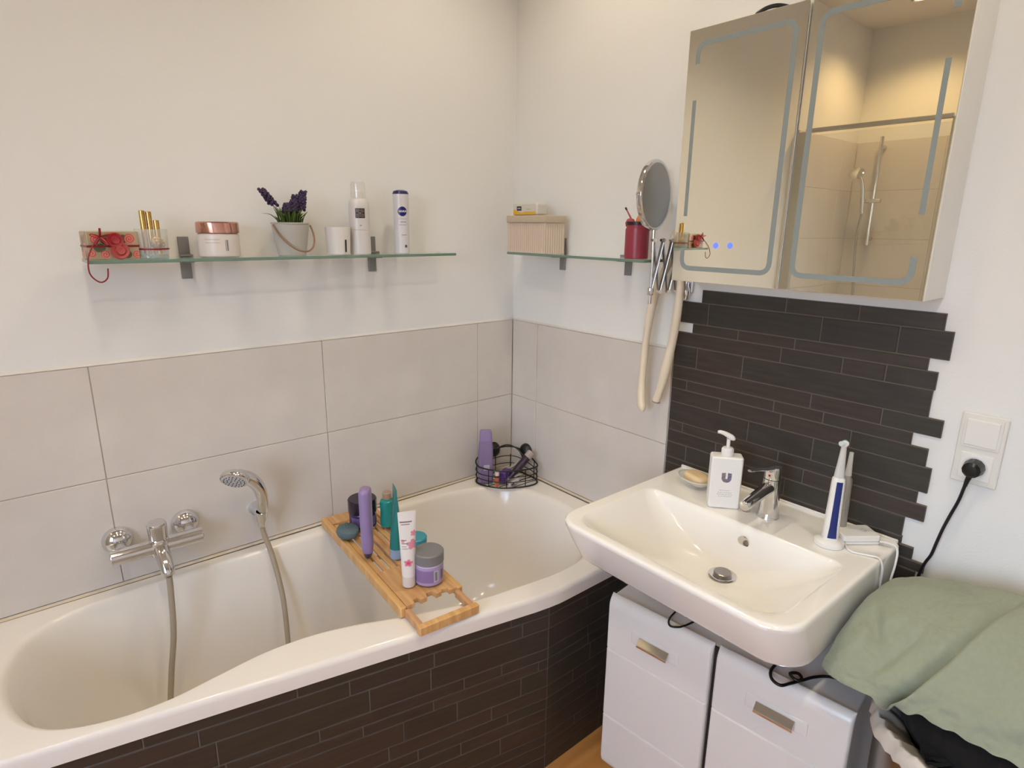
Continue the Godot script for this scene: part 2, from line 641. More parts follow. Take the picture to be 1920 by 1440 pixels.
# dark strip mosaic over the basin: rows [top, bottom, start, joints..., end] in metres along z
func build_splashback(wr: MeshInstance3D):
	var rows := [
		[1.382, 1.3455, 0.822, 1.064, 1.237, 1.407],
		[1.3455, 1.2845, 0.745, 0.847, 1.157, 1.325, 1.426],
		[1.2845, 1.2565, 0.800, 0.943, 1.098, 1.390],
		[1.2565, 1.2165, 0.745, 1.066, 1.217, 1.311, 1.411],
		[1.2165, 1.1545, 0.745, 0.823, 0.965, 1.408],
		[1.1545, 1.1150, 0.745, 1.156, 1.318, 1.438],
		[1.1150, 1.0850, 0.745, 0.797, 1.064, 1.191, 1.385],
		[1.0850, 1.0430, 0.745, 0.910, 1.086, 1.260, 1.420],
		[1.0430, 0.9840, 0.745, 1.001, 1.176, 1.433],
		[0.9840, 0.9545, 0.745, 0.795, 1.092, 1.416],
		[0.9545, 0.9160, 0.745, 0.910, 1.162, 1.437],
		[0.9160, 0.8670, 0.745, 0.814, 1.118, 1.400],
		[0.8670, 0.8480, 0.745, 0.980, 1.250, 1.402],
		[0.8480, 0.8180, 0.745, 0.900, 1.190, 1.428],
		[0.8180, 0.7950, 0.745, 1.060, 1.300, 1.455],
		[0.7950, 0.7350, 0.745, 0.960, 1.240, 1.440],
		[0.7350, 0.6750, 0.745, 1.080, 1.410],
		[0.6750, 0.6150, 0.755, 1.000, 1.300, 1.430],
	]
	var g := 0.0030
	for k in rows.size():
		var r: Array = rows[k]
		part(wr, "mosaic_grout", box(Vector3(0.006, r[0] - r[1], r[-1] - r[2] - 0.002)), mats.mosaic_grout, Vector3(0.0042, (r[0] + r[1]) / 2, (r[-1] + r[2]) / 2) - wr.position)
		for i in range(2, r.size() - 1):
			var w: float = r[i + 1] - r[i] - g
			var m: Material = mats.mosaic[rng.randi() % mats.mosaic.size()]
			part(wr, "mosaic_tile", cbox(Vector3(0.008, r[0] - r[1] - g, w), 0.0009), m, Vector3(0.004 - rng.randf() * 0.0006, (r[0] + r[1]) / 2, (r[i] + r[i + 1]) / 2) - wr.position)

# ---------------------------------------------------------------- bathtub

const RIM := 0.595

func radial(poly: Array, c: Vector2, d: Vector2) -> float:
	var best := 0.0
	for i in poly.size():
		var a: Vector2 = poly[i] - c
		var b: Vector2 = poly[(i + 1) % poly.size()] - c
		var den := d.cross(b - a)
		if absf(den) < 1e-9:
			continue
		var s := a.cross(b - a) / den
		var t := a.cross(d) / den
		if t >= -1e-6 and t <= 1.000001 and s > best:
			best = s
	return best

func build_tub():
	# inner edge of the rim, seen from above (x, z)
	var inner := [Vector2(-1.632, 0.300), Vector2(-1.622, 0.205), Vector2(-1.580, 0.115), Vector2(-1.500, 0.066), Vector2(-1.390, 0.052), Vector2(-1.1, 0.050), Vector2(-0.8, 0.050), Vector2(-0.5, 0.052), Vector2(-0.30, 0.072), Vector2(-0.175, 0.130), Vector2(-0.105, 0.235), Vector2(-0.088, 0.370), Vector2(-0.115, 0.510), Vector2(-0.185, 0.620), Vector2(-0.295, 0.684), Vector2(-0.390, 0.697), Vector2(-0.500, 0.686), Vector2(-0.690, 0.652), Vector2(-0.862, 0.593), Vector2(-0.960, 0.552), Vector2(-1.060, 0.524), Vector2(-1.160, 0.516), Vector2(-1.260, 0.527), Vector2(-1.350, 0.538), Vector2(-1.435, 0.532), Vector2(-1.514, 0.507), Vector2(-1.573, 0.466), Vector2(-1.612, 0.400)]
	var fine := smooth(inner, 6, true)
	var outer := [Vector2(-1.715, 0.004), Vector2(-0.004, 0.004), Vector2(-0.004, 0.765), Vector2(-0.46, 0.765), Vector2(-0.52, 0.758), Vector2(-1.10, 0.633), Vector2(-1.64, 0.518), Vector2(-1.69, 0.496), Vector2(-1.715, 0.455)]
	var c := Vector2(-0.80, 0.33)
	var dense := []
	for p in fine:
		dense.append(p)
	var bottom_c := Vector2(-0.84, 0.325)
	var rings := []
	# skirt bottom, skirt top, rim rounding, rim top
	for e in [[-0.006, RIM - 0.046], [0.0, RIM - 0.044], [0.0, RIM - 0.014], [-0.0025, RIM - 0.007], [-0.007, RIM - 0.0022], [-0.014, RIM]]:
		var r := PackedVector3Array()
		for p in dense:
			var d: Vector2 = (p - c).normalized()
			var q: Vector2 = c + d * (radial(outer, c, d) + e[0])
			r.append(Vector3(q.x, e[1], q.y))
		rings.append(r)
	# inner edge and bowl: f = share of the way to the floor outline, y below the rim
	for e in [[-0.012, 0.0, 0.0], [-0.003, 0.0, 0.0022], [0.004, 0.0, 0.007], [0.010, 0.0, 0.016], [0.014, 0.05, 0.05], [0.016, 0.16, 0.14], [0.016, 0.30, 0.25], [0.016, 0.44, 0.34], [0.016, 0.62, 0.395], [0.016, 0.82, 0.415], [0.016, 1.0, 0.418]]:
		var r := PackedVector3Array()
		for p in dense:
			var d: Vector2 = (c - p).normalized()
			var q: Vector2 = p + d * e[0]
			# floor outline: steeper long sides, gentle head slope at the tap-less far end
			var b := bottom_c + Vector2((p.x - bottom_c.x) * 0.66, (p.y - bottom_c.y) * 0.56)
			q = q.lerp(b, e[1])
			r.append(Vector3(q.x, RIM - e[2], q.y))
		rings.append(r)
	var t := thing("bathtub", "cream white acrylic bathtub with wide rim built into the tiled corner", "bathtub")
	part(t, "tub_shell", loft(rings, false, true, 50.0), mats.acrylic)
	var cp := PackedVector2Array([Vector2(0, 0), Vector2(0.006, 0), Vector2(0.003, 0.003), Vector2(0, 0.0055)])
	var s1 := part(t, "caulk_seam", extr(cp, 1.71), mats.old_caulk, Vector3(-0.857, RIM - 0.0005, 0.0), Vector3(0, -PI / 2, 0))
	var s2 := part(t, "caulk_seam", extr(cp, 0.74), mats.old_caulk, Vector3(0.0, RIM - 0.0005, 0.372), Vector3(0, PI, 0))
	s1.set_meta("label", "yellowed silicone seam")
	s2.set_meta("label", "yellowed silicone seam")
	build_tub_panel()

func build_tub_panel():
	var t := thing("tiled_bath_front", "dark brown mosaic tiled panel enclosing the front of the bathtub", "bath panel")
	var ys := [0.5505, 0.518, 0.476, 0.413, 0.379, 0.348, 0.289, 0.247, 0.213, 0.174, 0.120, 0.088, 0.045, 0.002]
	var g := 0.0030
	# slanted front: from the bend at B along the direction towards the far end; then the part parallel to the wall
	var B := Vector3(-0.489, 0, 0.752)
	var A := Vector3(-1.70, 0, 0.497)
	var L := (A - B).length()
	var ang := atan2(-(A - B).z, (A - B).x)
	var known := {0: [0.0, 0.118, 0.40, 0.66], 1: [0.0, 0.083, 0.335, 0.545, 0.86], 2: [0.0, 0.345, 0.50, 0.83], 3: [0.0, 0.145, 0.255, 0.62], 4: [0.0, 0.03, 0.34, 0.52, 0.80], 5: [0.0, 0.085, 0.275, 0.42, 0.74], 6: [0.0, 0.175, 0.46], 7: [0.0, 0.125, 0.385, 0.58]}
	for plane in 2:
		var len0: float = L if plane == 0 else 0.485
		var xf := Transform3D(Basis(Vector3.UP, ang), B) if plane == 0 else Transform3D(Basis.IDENTITY, B)
		var nz := 1.0 if plane == 1 else -1.0
		for k in ys.size() - 1:
			var y0: float = ys[k + 1]
			var y1: float = ys[k]
			var js := [0.0]
			if plane == 0 and known.has(k):
				js = known[k].duplicate()
			var last: float = js[-1]
			while true:
				last += rng.randf_range(0.10, 0.31) if plane == 0 else rng.randf_range(0.09, 0.24)
				if last > len0 - 0.05:
					break
				js.append(last)
			js.append(len0)
			for i in js.size() - 1:
				var w: float = js[i + 1] - js[i] - g
				var m: Material = mats.mosaic[rng.randi() % mats.mosaic.size()]
				var o := part(t, "mosaic_tile", cbox(Vector3(w, y1 - y0 - g, 0.008), 0.0009), m)
				o.transform = xf * Transform3D(Basis.IDENTITY, Vector3((js[i] + js[i + 1]) / 2, (y0 + y1) / 2, nz * (-0.004 + rng.randf() * 0.0006)))
		var gr := part(t, "grout_bed", box(Vector3(len0 + 0.002, 0.5485, 0.02)), mats.mosaic_grout)
		gr.transform = xf * Transform3D(Basis.IDENTITY, Vector3(len0 / 2, 0.2755, nz * -0.0113))

# ---------------------------------------------------------------- washbasin

func build_basin():
	var t := thing("washbasin", "white rectangular ceramic washbasin with rounded corners on the dark mosaic wall", "washbasin")
	var Y := 0.85
	var seg := 8
	var ring := func(y: float, x0: float, x1: float, z0: float, z1: float, rf: float, rb: float) -> PackedVector3Array:
		# front corners rf (towards -x), back corners rb
		var out := PackedVector3Array()
		var cs := [[x1 - rb, z1 - rb, rb, 0.0], [x0 + rf, z1 - rf, rf, PI / 2], [x0 + rf, z0 + rf, rf, PI], [x1 - rb, z0 + rb, rb, 1.5 * PI]]
		for q in cs:
			for k in seg + 1:
				var a: float = q[3] + PI / 2 * k / seg
				out.append(Vector3(q[0] + q[2] * cos(a), y, q[1] + q[2] * sin(a)))
		# denser straight sides keep the bowl smooth
		var den := PackedVector3Array()
		for i in out.size():
			var p := out[i]
			var n := out[(i + 1) % out.size()]
			var parts := 6 if i % (seg + 1) == seg else 1
			for j in parts:
				den.append(p.lerp(n, float(j) / parts))
		return den
	var rings := []
	rings.append(ring.call(Y - 0.118, -0.455, -0.012, 0.835, 1.370, 0.06, 0.02))
	rings.append(ring.call(Y - 0.116, -0.478, -0.006, 0.806, 1.398, 0.075, 0.012))
	rings.append(ring.call(Y - 0.108, -0.486, -0.003, 0.803, 1.401, 0.078, 0.006))
	rings.append(ring.call(Y - 0.06, -0.512, -0.003, 0.802, 1.402, 0.074, 0.006))
	rings.append(ring.call(Y - 0.014, -0.534, -0.003, 0.802, 1.402, 0.070, 0.006))
	rings.append(ring.call(Y - 0.006, -0.5345, -0.003, 0.8025, 1.4015, 0.069, 0.006))
	rings.append(ring.call(Y - 0.0015, -0.531, -0.004, 0.806, 1.398, 0.067, 0.005))
	rings.append(ring.call(Y, -0.525, -0.006, 0.812, 1.392, 0.064, 0.004))
	rings.append(ring.call(Y, -0.512, -0.195, 0.838, 1.366, 0.058, 0.03))
	rings.append(ring.call(Y - 0.002, -0.506, -0.200, 0.843, 1.361, 0.056, 0.03))
	rings.append(ring.call(Y - 0.007, -0.500, -0.205, 0.848, 1.356, 0.056, 0.032))
	rings.append(ring.call(Y - 0.016, -0.492, -0.208, 0.858, 1.346, 0.058, 0.036))
	rings.append(ring.call(Y - 0.035, -0.474, -0.212, 0.880, 1.324, 0.062, 0.042))
	rings.append(ring.call(Y - 0.065, -0.440, -0.220, 0.925, 1.280, 0.066, 0.050))
	rings.append(ring.call(Y - 0.090, -0.405, -0.232, 0.975, 1.232, 0.064, 0.056))
	rings.append(ring.call(Y - 0.103, -0.370, -0.250, 1.030, 1.190, 0.052, 0.050))
	rings.append(ring.call(Y - 0.108, -0.335, -0.275, 1.080, 1.150, 0.030, 0.028))
	rings.append(ring.call(Y - 0.109, -0.318, -0.292, 1.100, 1.130, 0.012, 0.012))
	part(t, "bowl", loft(rings, true, true, 45.0), mats.ceramic)
	var d := part(t, "drain_plug", lathe([Vector2(0.021, 0.002), Vector2(0.021, 0.010), Vector2(0.019, 0.012), Vector2(0, 0.0125)], 24), mats.steel, Vector3(-0.283, Y - 0.107, 1.128))
	part(d, "drain_ring", lathe([Vector2(0.020, 0.0), Vector2(0.031, 0.0005), Vector2(0.033, 0.003), Vector2(0.029, 0.0045), Vector2(0.020, 0.002)], 28), mats.chrome)
	d.set_meta("label", "brushed metal push plug")
	var ov := part(t, "overflow_ring", lathe([Vector2(0.0105, 0.001), Vector2(0.0145, 0.001), Vector2(0.0145, 0.004), Vector2(0.0105, 0.0045)], 24), mats.chrome, Vector3(-0.2125, Y - 0.036, 1.136), Vector3(0, 0, PI / 2 + 0.16))
	part(ov, "overflow_hole", lathe([Vector2(0, 0.0012), Vector2(0.0108, 0.0012), Vector2(0.0108, 0.002), Vector2(0, 0.0022)], 20), mats.dark)
	part(t, "caulk_seam", cbox(Vector3(0.006, 0.010, 0.590), 0.002), mats.caulk, Vector3(-0.0035, Y + 0.002, 1.102))
	# mixer tap
	var f := thing("basin_tap", "chrome single lever mixer tap standing on the washbasin", "tap", Vector3(-0.112, Y, 1.138))
	part(f, "tap_body", lathe([Vector2(0.0275, 0), Vector2(0.0275, 0.003), Vector2(0.0262, 0.006), Vector2(0.0225, 0.05), Vector2(0.0205, 0.095), Vector2(0.0205, 0.102)], 28), mats.chrome)
	part(f, "tap_cap", lathe([Vector2(0.0200, 0.1035), Vector2(0.0205, 0.1045), Vector2(0.0205, 0.128), Vector2(0.019, 0.134), Vector2(0.012, 0.138), Vector2(0, 0.139)], 28), mats.chrome)
	part(f, "lever", tube(smooth([Vector3(-0.004, 0.132, 0), Vector3(-0.045, 0.139, 0), Vector3(-0.085, 0.147, 0), Vector3(-0.118, 0.152, 0)], 5), [0.012, 0.012, 0.0115, 0.011, 0.0105, 0.010, 0.0095, 0.009, 0.0085, 0.008, 0.0078, 0.0076, 0.0074, 0.007, 0.0062, 0.005], 14, false, 0.55), mats.chrome)
	part(f, "spout", tube([Vector3(-0.006, 0.082, 0), Vector3(-0.05, 0.076, 0), Vector3(-0.10, 0.068, 0), Vector3(-0.122, 0.064, 0), Vector3(-0.125, 0.0635, 0)], [0.0155, 0.0148, 0.0138, 0.0132, 0.0115], 20), mats.chrome)
	part(f, "aerator", lathe([Vector2(0.0, 0.0), Vector2(0.0095, 0.0), Vector2(0.010, 0.002), Vector2(0.010, 0.010)], 18), mats.steel, Vector3(-0.112, 0.0485, 0))
	part(f, "indicator_dot", lathe([Vector2(0, 0), Vector2(0.003, 0), Vector2(0.0028, 0.0008), Vector2(0, 0.001)], 12), mt(Color(0.75, 0.1, 0.1), 0.3), Vector3(-0.0205, 0.115, 0.002), Vector3(0, 0, PI / 2))

# ---------------------------------------------------------------- cabinet under the basin

func build_under_cabinet():
	var turn := -1.4668
	var t := thing("vanity_cabinet", "white two door vanity cabinet with grooved fronts under the washbasin", "cabinet", Vector3(-0.209, 0, 1.159), turn)
	var W := 0.588
	var D := 0.33
	# side profile of the carcass (z forward, y up), extruded along x
	part(t, "carcass", rbox(W - 0.004, 0.535, D - 0.022, 0.004, 2, -1.0, true), mats.cab_white, Vector3(0, 0.072, -0.011))
	for s in [-1, 1]:
		for q in [-1, 1]:
			part(t, "foot", lathe([Vector2(0.018, 0), Vector2(0.02, 0.004), Vector2(0.02, 0.072)], 16), mats.black, Vector3(s * 0.25, 0, q * 0.11))
	part(t, "painted_gap_shade", cbox(Vector3(0.020, 0.530, 0.003), 0.0005), mats.dark, Vector3(0, 0.342, D / 2 - 0.0208))  # dark strip painted in for the shade in the gap between the doors
	# door with rounded top and bottom and two milled grooves
	var prof := []
	var zf := 0.022
	for k in 7:
		var a := PI / 2 * k / 6
		prof.append(Vector2(zf - 0.020 * (1 - sin(a)), 0.075 + 0.028 * (1 - cos(a))))
	for gy in [0.245, 0.455]:
		prof.append(Vector2(zf, gy - 0.004))
		prof.append(Vector2(zf - 0.0042, gy - 0.0012))
		prof.append(Vector2(zf - 0.0042, gy + 0.0012))
		prof.append(Vector2(zf, gy + 0.004))
	for k in 7:
		var a := PI / 2 * (1 - k / 6.0)
		prof.append(Vector2(zf - 0.021 * (1 - sin(a)), 0.6135 - 0.032 * (1 - cos(a))))
	prof.append(Vector2(0, 0.6135))
	prof.append(Vector2(0, 0.075))
	var dw := (W - 0.011) / 2
	# each edge of the door eases back a little
	var door_rings := []
	for e in [[-dw / 2, 0.010], [-dw / 2 + 0.002, 0.004], [-dw / 2 + 0.007, 0.0], [dw / 2 - 0.007, 0.0], [dw / 2 - 0.002, 0.004], [dw / 2, 0.010]]:
		var r := PackedVector3Array()
		for p in prof:
			r.append(Vector3(e[0], p.y, maxf(p.x - e[1], 0.0)))
		door_rings.append(r)
	var dm := door_mesh(door_rings, prof)
	for s in [-1, 1]:
		var d := part(t, "door", dm, mats.cab_white, Vector3(s * (dw / 2 + 0.0055), 0, D / 2 - 0.022))
		var hp := part(d, "handle_plate", rbox(0.134, 0.036, 0.006, 0.0025, 2), mats.cab_white, Vector3(0.0 - s * 0.0, 0.532, zf - 0.0008))
		hp.set_meta("label", "shallow raised handle plate")
		var hb := part(d, "handle", join([at3(cbox(Vector3(0.084, 0.020, 0.003), 0.0008), Vector3(0, 0.001, 0.0085), Vector3(-0.70, 0, 0)), at3(cbox(Vector3(0.084, 0.006, 0.003), 0.0008), Vector3(0, -0.0080, 0.0162))]), mats.chrome, Vector3(0, 0.532, zf + 0.001))
		hb.set_meta("label", "chrome bar handle")

func door_mesh(rings: Array, prof: Array) -> ArrayMesh:
	var v := PackedVector3Array()
	var t := PackedInt32Array()
	var m := prof.size()
	for r in rings:
		for p in r:
			v.append(p)
	for i in rings.size() - 1:
		for j in m:
			var a := i * m + j
			var b := i * m + (j + 1) % m
			t.append_array(PackedInt32Array([a, b, b + m, a, b + m, a + m]))
	var tri2 := Geometry2D.triangulate_polygon(PackedVector2Array(prof))
	var last := (rings.size() - 1) * m
	for i in range(0, tri2.size(), 3):
		var a := tri2[i]
		var b := tri2[i + 1]
		var c := tri2[i + 2]
		t.append_array(PackedInt32Array([a, b, c, last + a, last + c, last + b]))
	return fin(v, t, 40.0)

# ---------------------------------------------------------------- mirror cabinet

# flat ribbon along points (z, y), on a plane facing -x, w wide and h proud
func ribbon(pts: Array, w: float, h: float) -> ArrayMesh:
	var left := PackedVector2Array()
	var right := PackedVector2Array()
	for i in pts.size():
		var d: Vector2 = (pts[mini(i + 1, pts.size() - 1)] - pts[maxi(i - 1, 0)]).normalized()
		var n := Vector2(-d.y, d.x) * w / 2
		left.append(pts[i] + n)
		right.append(pts[i] - n)
	var v := PackedVector3Array()
	var t := PackedInt32Array()
	for i in pts.size():
		for e in [[left[i], -h], [right[i], -h], [right[i], 0.0], [left[i], 0.0]]:
			v.append(Vector3(e[1], e[0].y, e[0].x))
	for i in pts.size() - 1:
		for j in 4:
			var a := i * 4 + j
			var b := i * 4 + (j + 1) % 4
			t.append_array(PackedInt32Array([a, b, b + 4, a, b + 4, a + 4]))
	return fin(v, t, 30.0)

func rounded_path(pts: Array, r: float) -> Array:
	var out := [pts[0]]
	for i in range(1, pts.size() - 1):
		var a: Vector2 = (pts[i - 1] - pts[i]).normalized()
		var b: Vector2 = (pts[i + 1] - pts[i]).normalized()
		for k in 7:
			var s := k / 6.0
			var p0: Vector2 = pts[i] + a * r
			var p1: Vector2 = pts[i] + b * r
			out.append(p0.lerp(pts[i], s).lerp(pts[i].lerp(p1, s), s))
	out.append(pts[-1])
	return out

func build_mirror_cabinet():
	var t := thing("mirror_cabinet", "white wall cabinet with two mirrored doors over the dark mosaic", "cabinet", Vector3(0, 1.413, 1.0975))
	part(t, "cabinet_body", cbox(Vector3(0.106, 0.600, 0.592), 0.001), mats.cab_white, Vector3(-0.046, 0.3, 0))
	for s in [-1, 1]:
		var d := part(t, "mirror_door", cbox(Vector3(0.016, 0.602, 0.294), 0.001), mats.cab_white, Vector3(-0.1085, 0.301, s * 0.1495))
		d.set_meta("label", "mirrored door with an etched matt line")
		part(d, "mirror_pane", cbox(Vector3(0.004, 0.600, 0.292), 0.0008), mats.mirror, Vector3(-0.010, 0, 0))
		var a := -0.118 if s < 0 else 0.118   # outer side (broken line)
		var b := 0.122 if s < 0 else -0.122   # side towards the other door
		var yb := -0.266
		var yt := 0.266
		var x := -0.012
		part(d, "etched_band", ribbon(rounded_path([Vector2(a, 0.222), Vector2(a, yt), Vector2(b, yt), Vector2(b, yb), Vector2(a, yb), Vector2(a, -0.215)], 0.025), 0.012, 0.0003), mats.frost, Vector3(x, 0, 0))
		part(d, "etched_band", ribbon([Vector2(a, 0.140), Vector2(a, -0.135)], 0.010, 0.0003), mats.frost, Vector3(x, 0, 0))
		if s < 0:
			for k in 2:
				part(d, "touch_light", lathe([Vector2(0, 0), Vector2(0.0075, 0), Vector2(0.007, 0.0006), Vector2(0, 0.0007)], 20), mats.blue_led, Vector3(x, -0.2065 + 0.001 * k, -0.022 + 0.039 * k), Vector3(0, 0, PI / 2))
	var c := thing("cabinet_cable", "black cable looping out on top of the mirror cabinet", "cable")
	part(c, "cord", tube(smooth([Vector3(-0.07, 2.0185, 0.95), Vector3(-0.10, 2.018, 0.962), Vector3(-0.095, 2.028, 0.985), Vector3(-0.085, 2.0285, 1.01), Vector3(-0.06, 2.019, 1.04), Vector3(-0.02, 2.018, 1.06)], 6), 0.0045, 10), mats.black)

# ---------------------------------------------------------------- glass shelves

func build_shelves():
	shelf("glass shelf on two grey clamps running along the wall over the bathtub", Vector3(-0.847, 1.458, 0.0), 0.0, 1.0, [-0.276, 0.262])
	shelf("short glass shelf on two grey clamps beside the mirror cabinet", Vector3(0.0, 1.458, 0.408), -PI / 2, 0.60, [-0.148, 0.142])

func shelf(label: String, at: Vector3, turn: float, length: float, clamps: Array):
	# local: x along the wall, +z into the room
	var t := thing("glass_shelf", label, "shelf", at, turn)
	var D := 0.122
	part(t, "glass_panel", box(Vector3(length - 0.004, 0.008, D - 0.006)), mats.glass, Vector3(0, 0, D / 2))
	part(t, "glass_edge", cbox(Vector3(length, 0.008, 0.003), 0.001), mats.glass_edge, Vector3(0, 0, D - 0.0015))
	for s in [-1, 1]:
		part(t, "glass_edge", cbox(Vector3(0.003, 0.008, D - 0.006), 0.001), mats.glass_edge, Vector3(s * (length / 2 - 0.0015), 0, D / 2))
	for x in clamps:
		var c := part(t, "clamp", cbox(Vector3(0.026, 0.108, 0.006), 0.001), mats.satin, Vector3(x, 0.0, -0.004))
		part(c, "clamp_jaw", cbox(Vector3(0.026, 0.006, 0.042), 0.001), mats.satin, Vector3(0, -0.0075, 0.024))
		part(c, "clamp_jaw", cbox(Vector3(0.030, 0.005, 0.022), 0.001), mats.satin, Vector3(0, 0.0068, 0.014))

# ---------------------------------------------------------------- shower seen in the mirror

func build_shower():
	var t := thing("shower_enclosure", "clear glass shower screen in a slim chrome frame", "shower screen", Vector3(-2.33, 0, 0))
	part(t, "glass_screen", box(Vector3(0.006, 2.0, 0.70)), mats.shower_glass, Vector3(0, 1.06, 0.40))
	part(t, "frame_post", cbox(Vector3(0.035, 2.08, 0.055), 0.003), mats.alu, Vector3(0, 1.04, 0.030))
	part(t, "frame_post", cbox(Vector3(0.025, 2.08, 0.025), 0.003), mats.alu, Vector3(0, 1.04, 0.762))
	part(t, "top_rail", cbox(Vector3(0.025, 0.022, 0.70), 0.003), mats.alu, Vector3(0, 2.085, 0.40))
	part(t, "bottom_rail", cbox(Vector3(0.03, 0.03, 0.70), 0.003), mats.alu, Vector3(0, 0.06, 0.40))
	part(t, "shower_tray", rbox(0.80, 0.045, 0.80, 0.012, 2, 0.03, true), mats.acrylic, Vector3(-0.415, 0.0, 0.405))
	var s := thing("shower_set", "chrome shower rail with hand shower on the tiled shower wall", "shower", Vector3(ROOM_X, 0, 0.165))
	part(s, "rail", tube([Vector3(0.055, 1.46, 0), Vector3(0.055, 1.8, 0), Vector3(0.055, 2.12, 0)], 0.011, 14), mats.chrome)
	for y in [1.50, 2.06]:
		part(s, "rail_bracket", tube([Vector3(0.0, y, 0), Vector3(0.055, y, 0)], 0.013, 14), mats.chrome)
	part(s, "slider", tube([Vector3(0.06, 1.735, -0.055), Vector3(0.06, 1.735, 0.045)], 0.014, 14), mats.chrome)
	part(s, "handle", tube(smooth([Vector3(0.075, 1.66, -0.05), Vector3(0.085, 1.75, -0.055), Vector3(0.10, 1.83, -0.06), Vector3(0.135, 1.89, -0.07)], 5), 0.012, 14), mats.chrome)
	part(s, "shower_head", lathe([Vector2(0, 0.014), Vector2(0.03, 0.012), Vector2(0.046, 0.004), Vector2(0.047, -0.006), Vector2(0.042, -0.012), Vector2(0, -0.013)], 28), mats.chrome, Vector3(0.165, 1.90, -0.08), Vector3(0, 0, -0.9))
	part(s, "hose", tube(smooth([Vector3(0.075, 1.655, -0.05), Vector3(0.085, 1.5, -0.055), Vector3(0.09, 1.2, -0.03), Vector3(0.10, 0.85, 0.01), Vector3(0.09, 0.72, 0.06), Vector3(0.07, 0.82, 0.10), Vector3(0.06, 1.0, 0.10)], 6), 0.007, 10), mats.steel)
	part(s, "thermostat", tube([Vector3(0.06, 1.02, -0.05), Vector3(0.06, 1.02, 0.25)], 0.022, 20), mats.chrome)

# ---------------------------------------------------------------- cosmetic mirror and belt

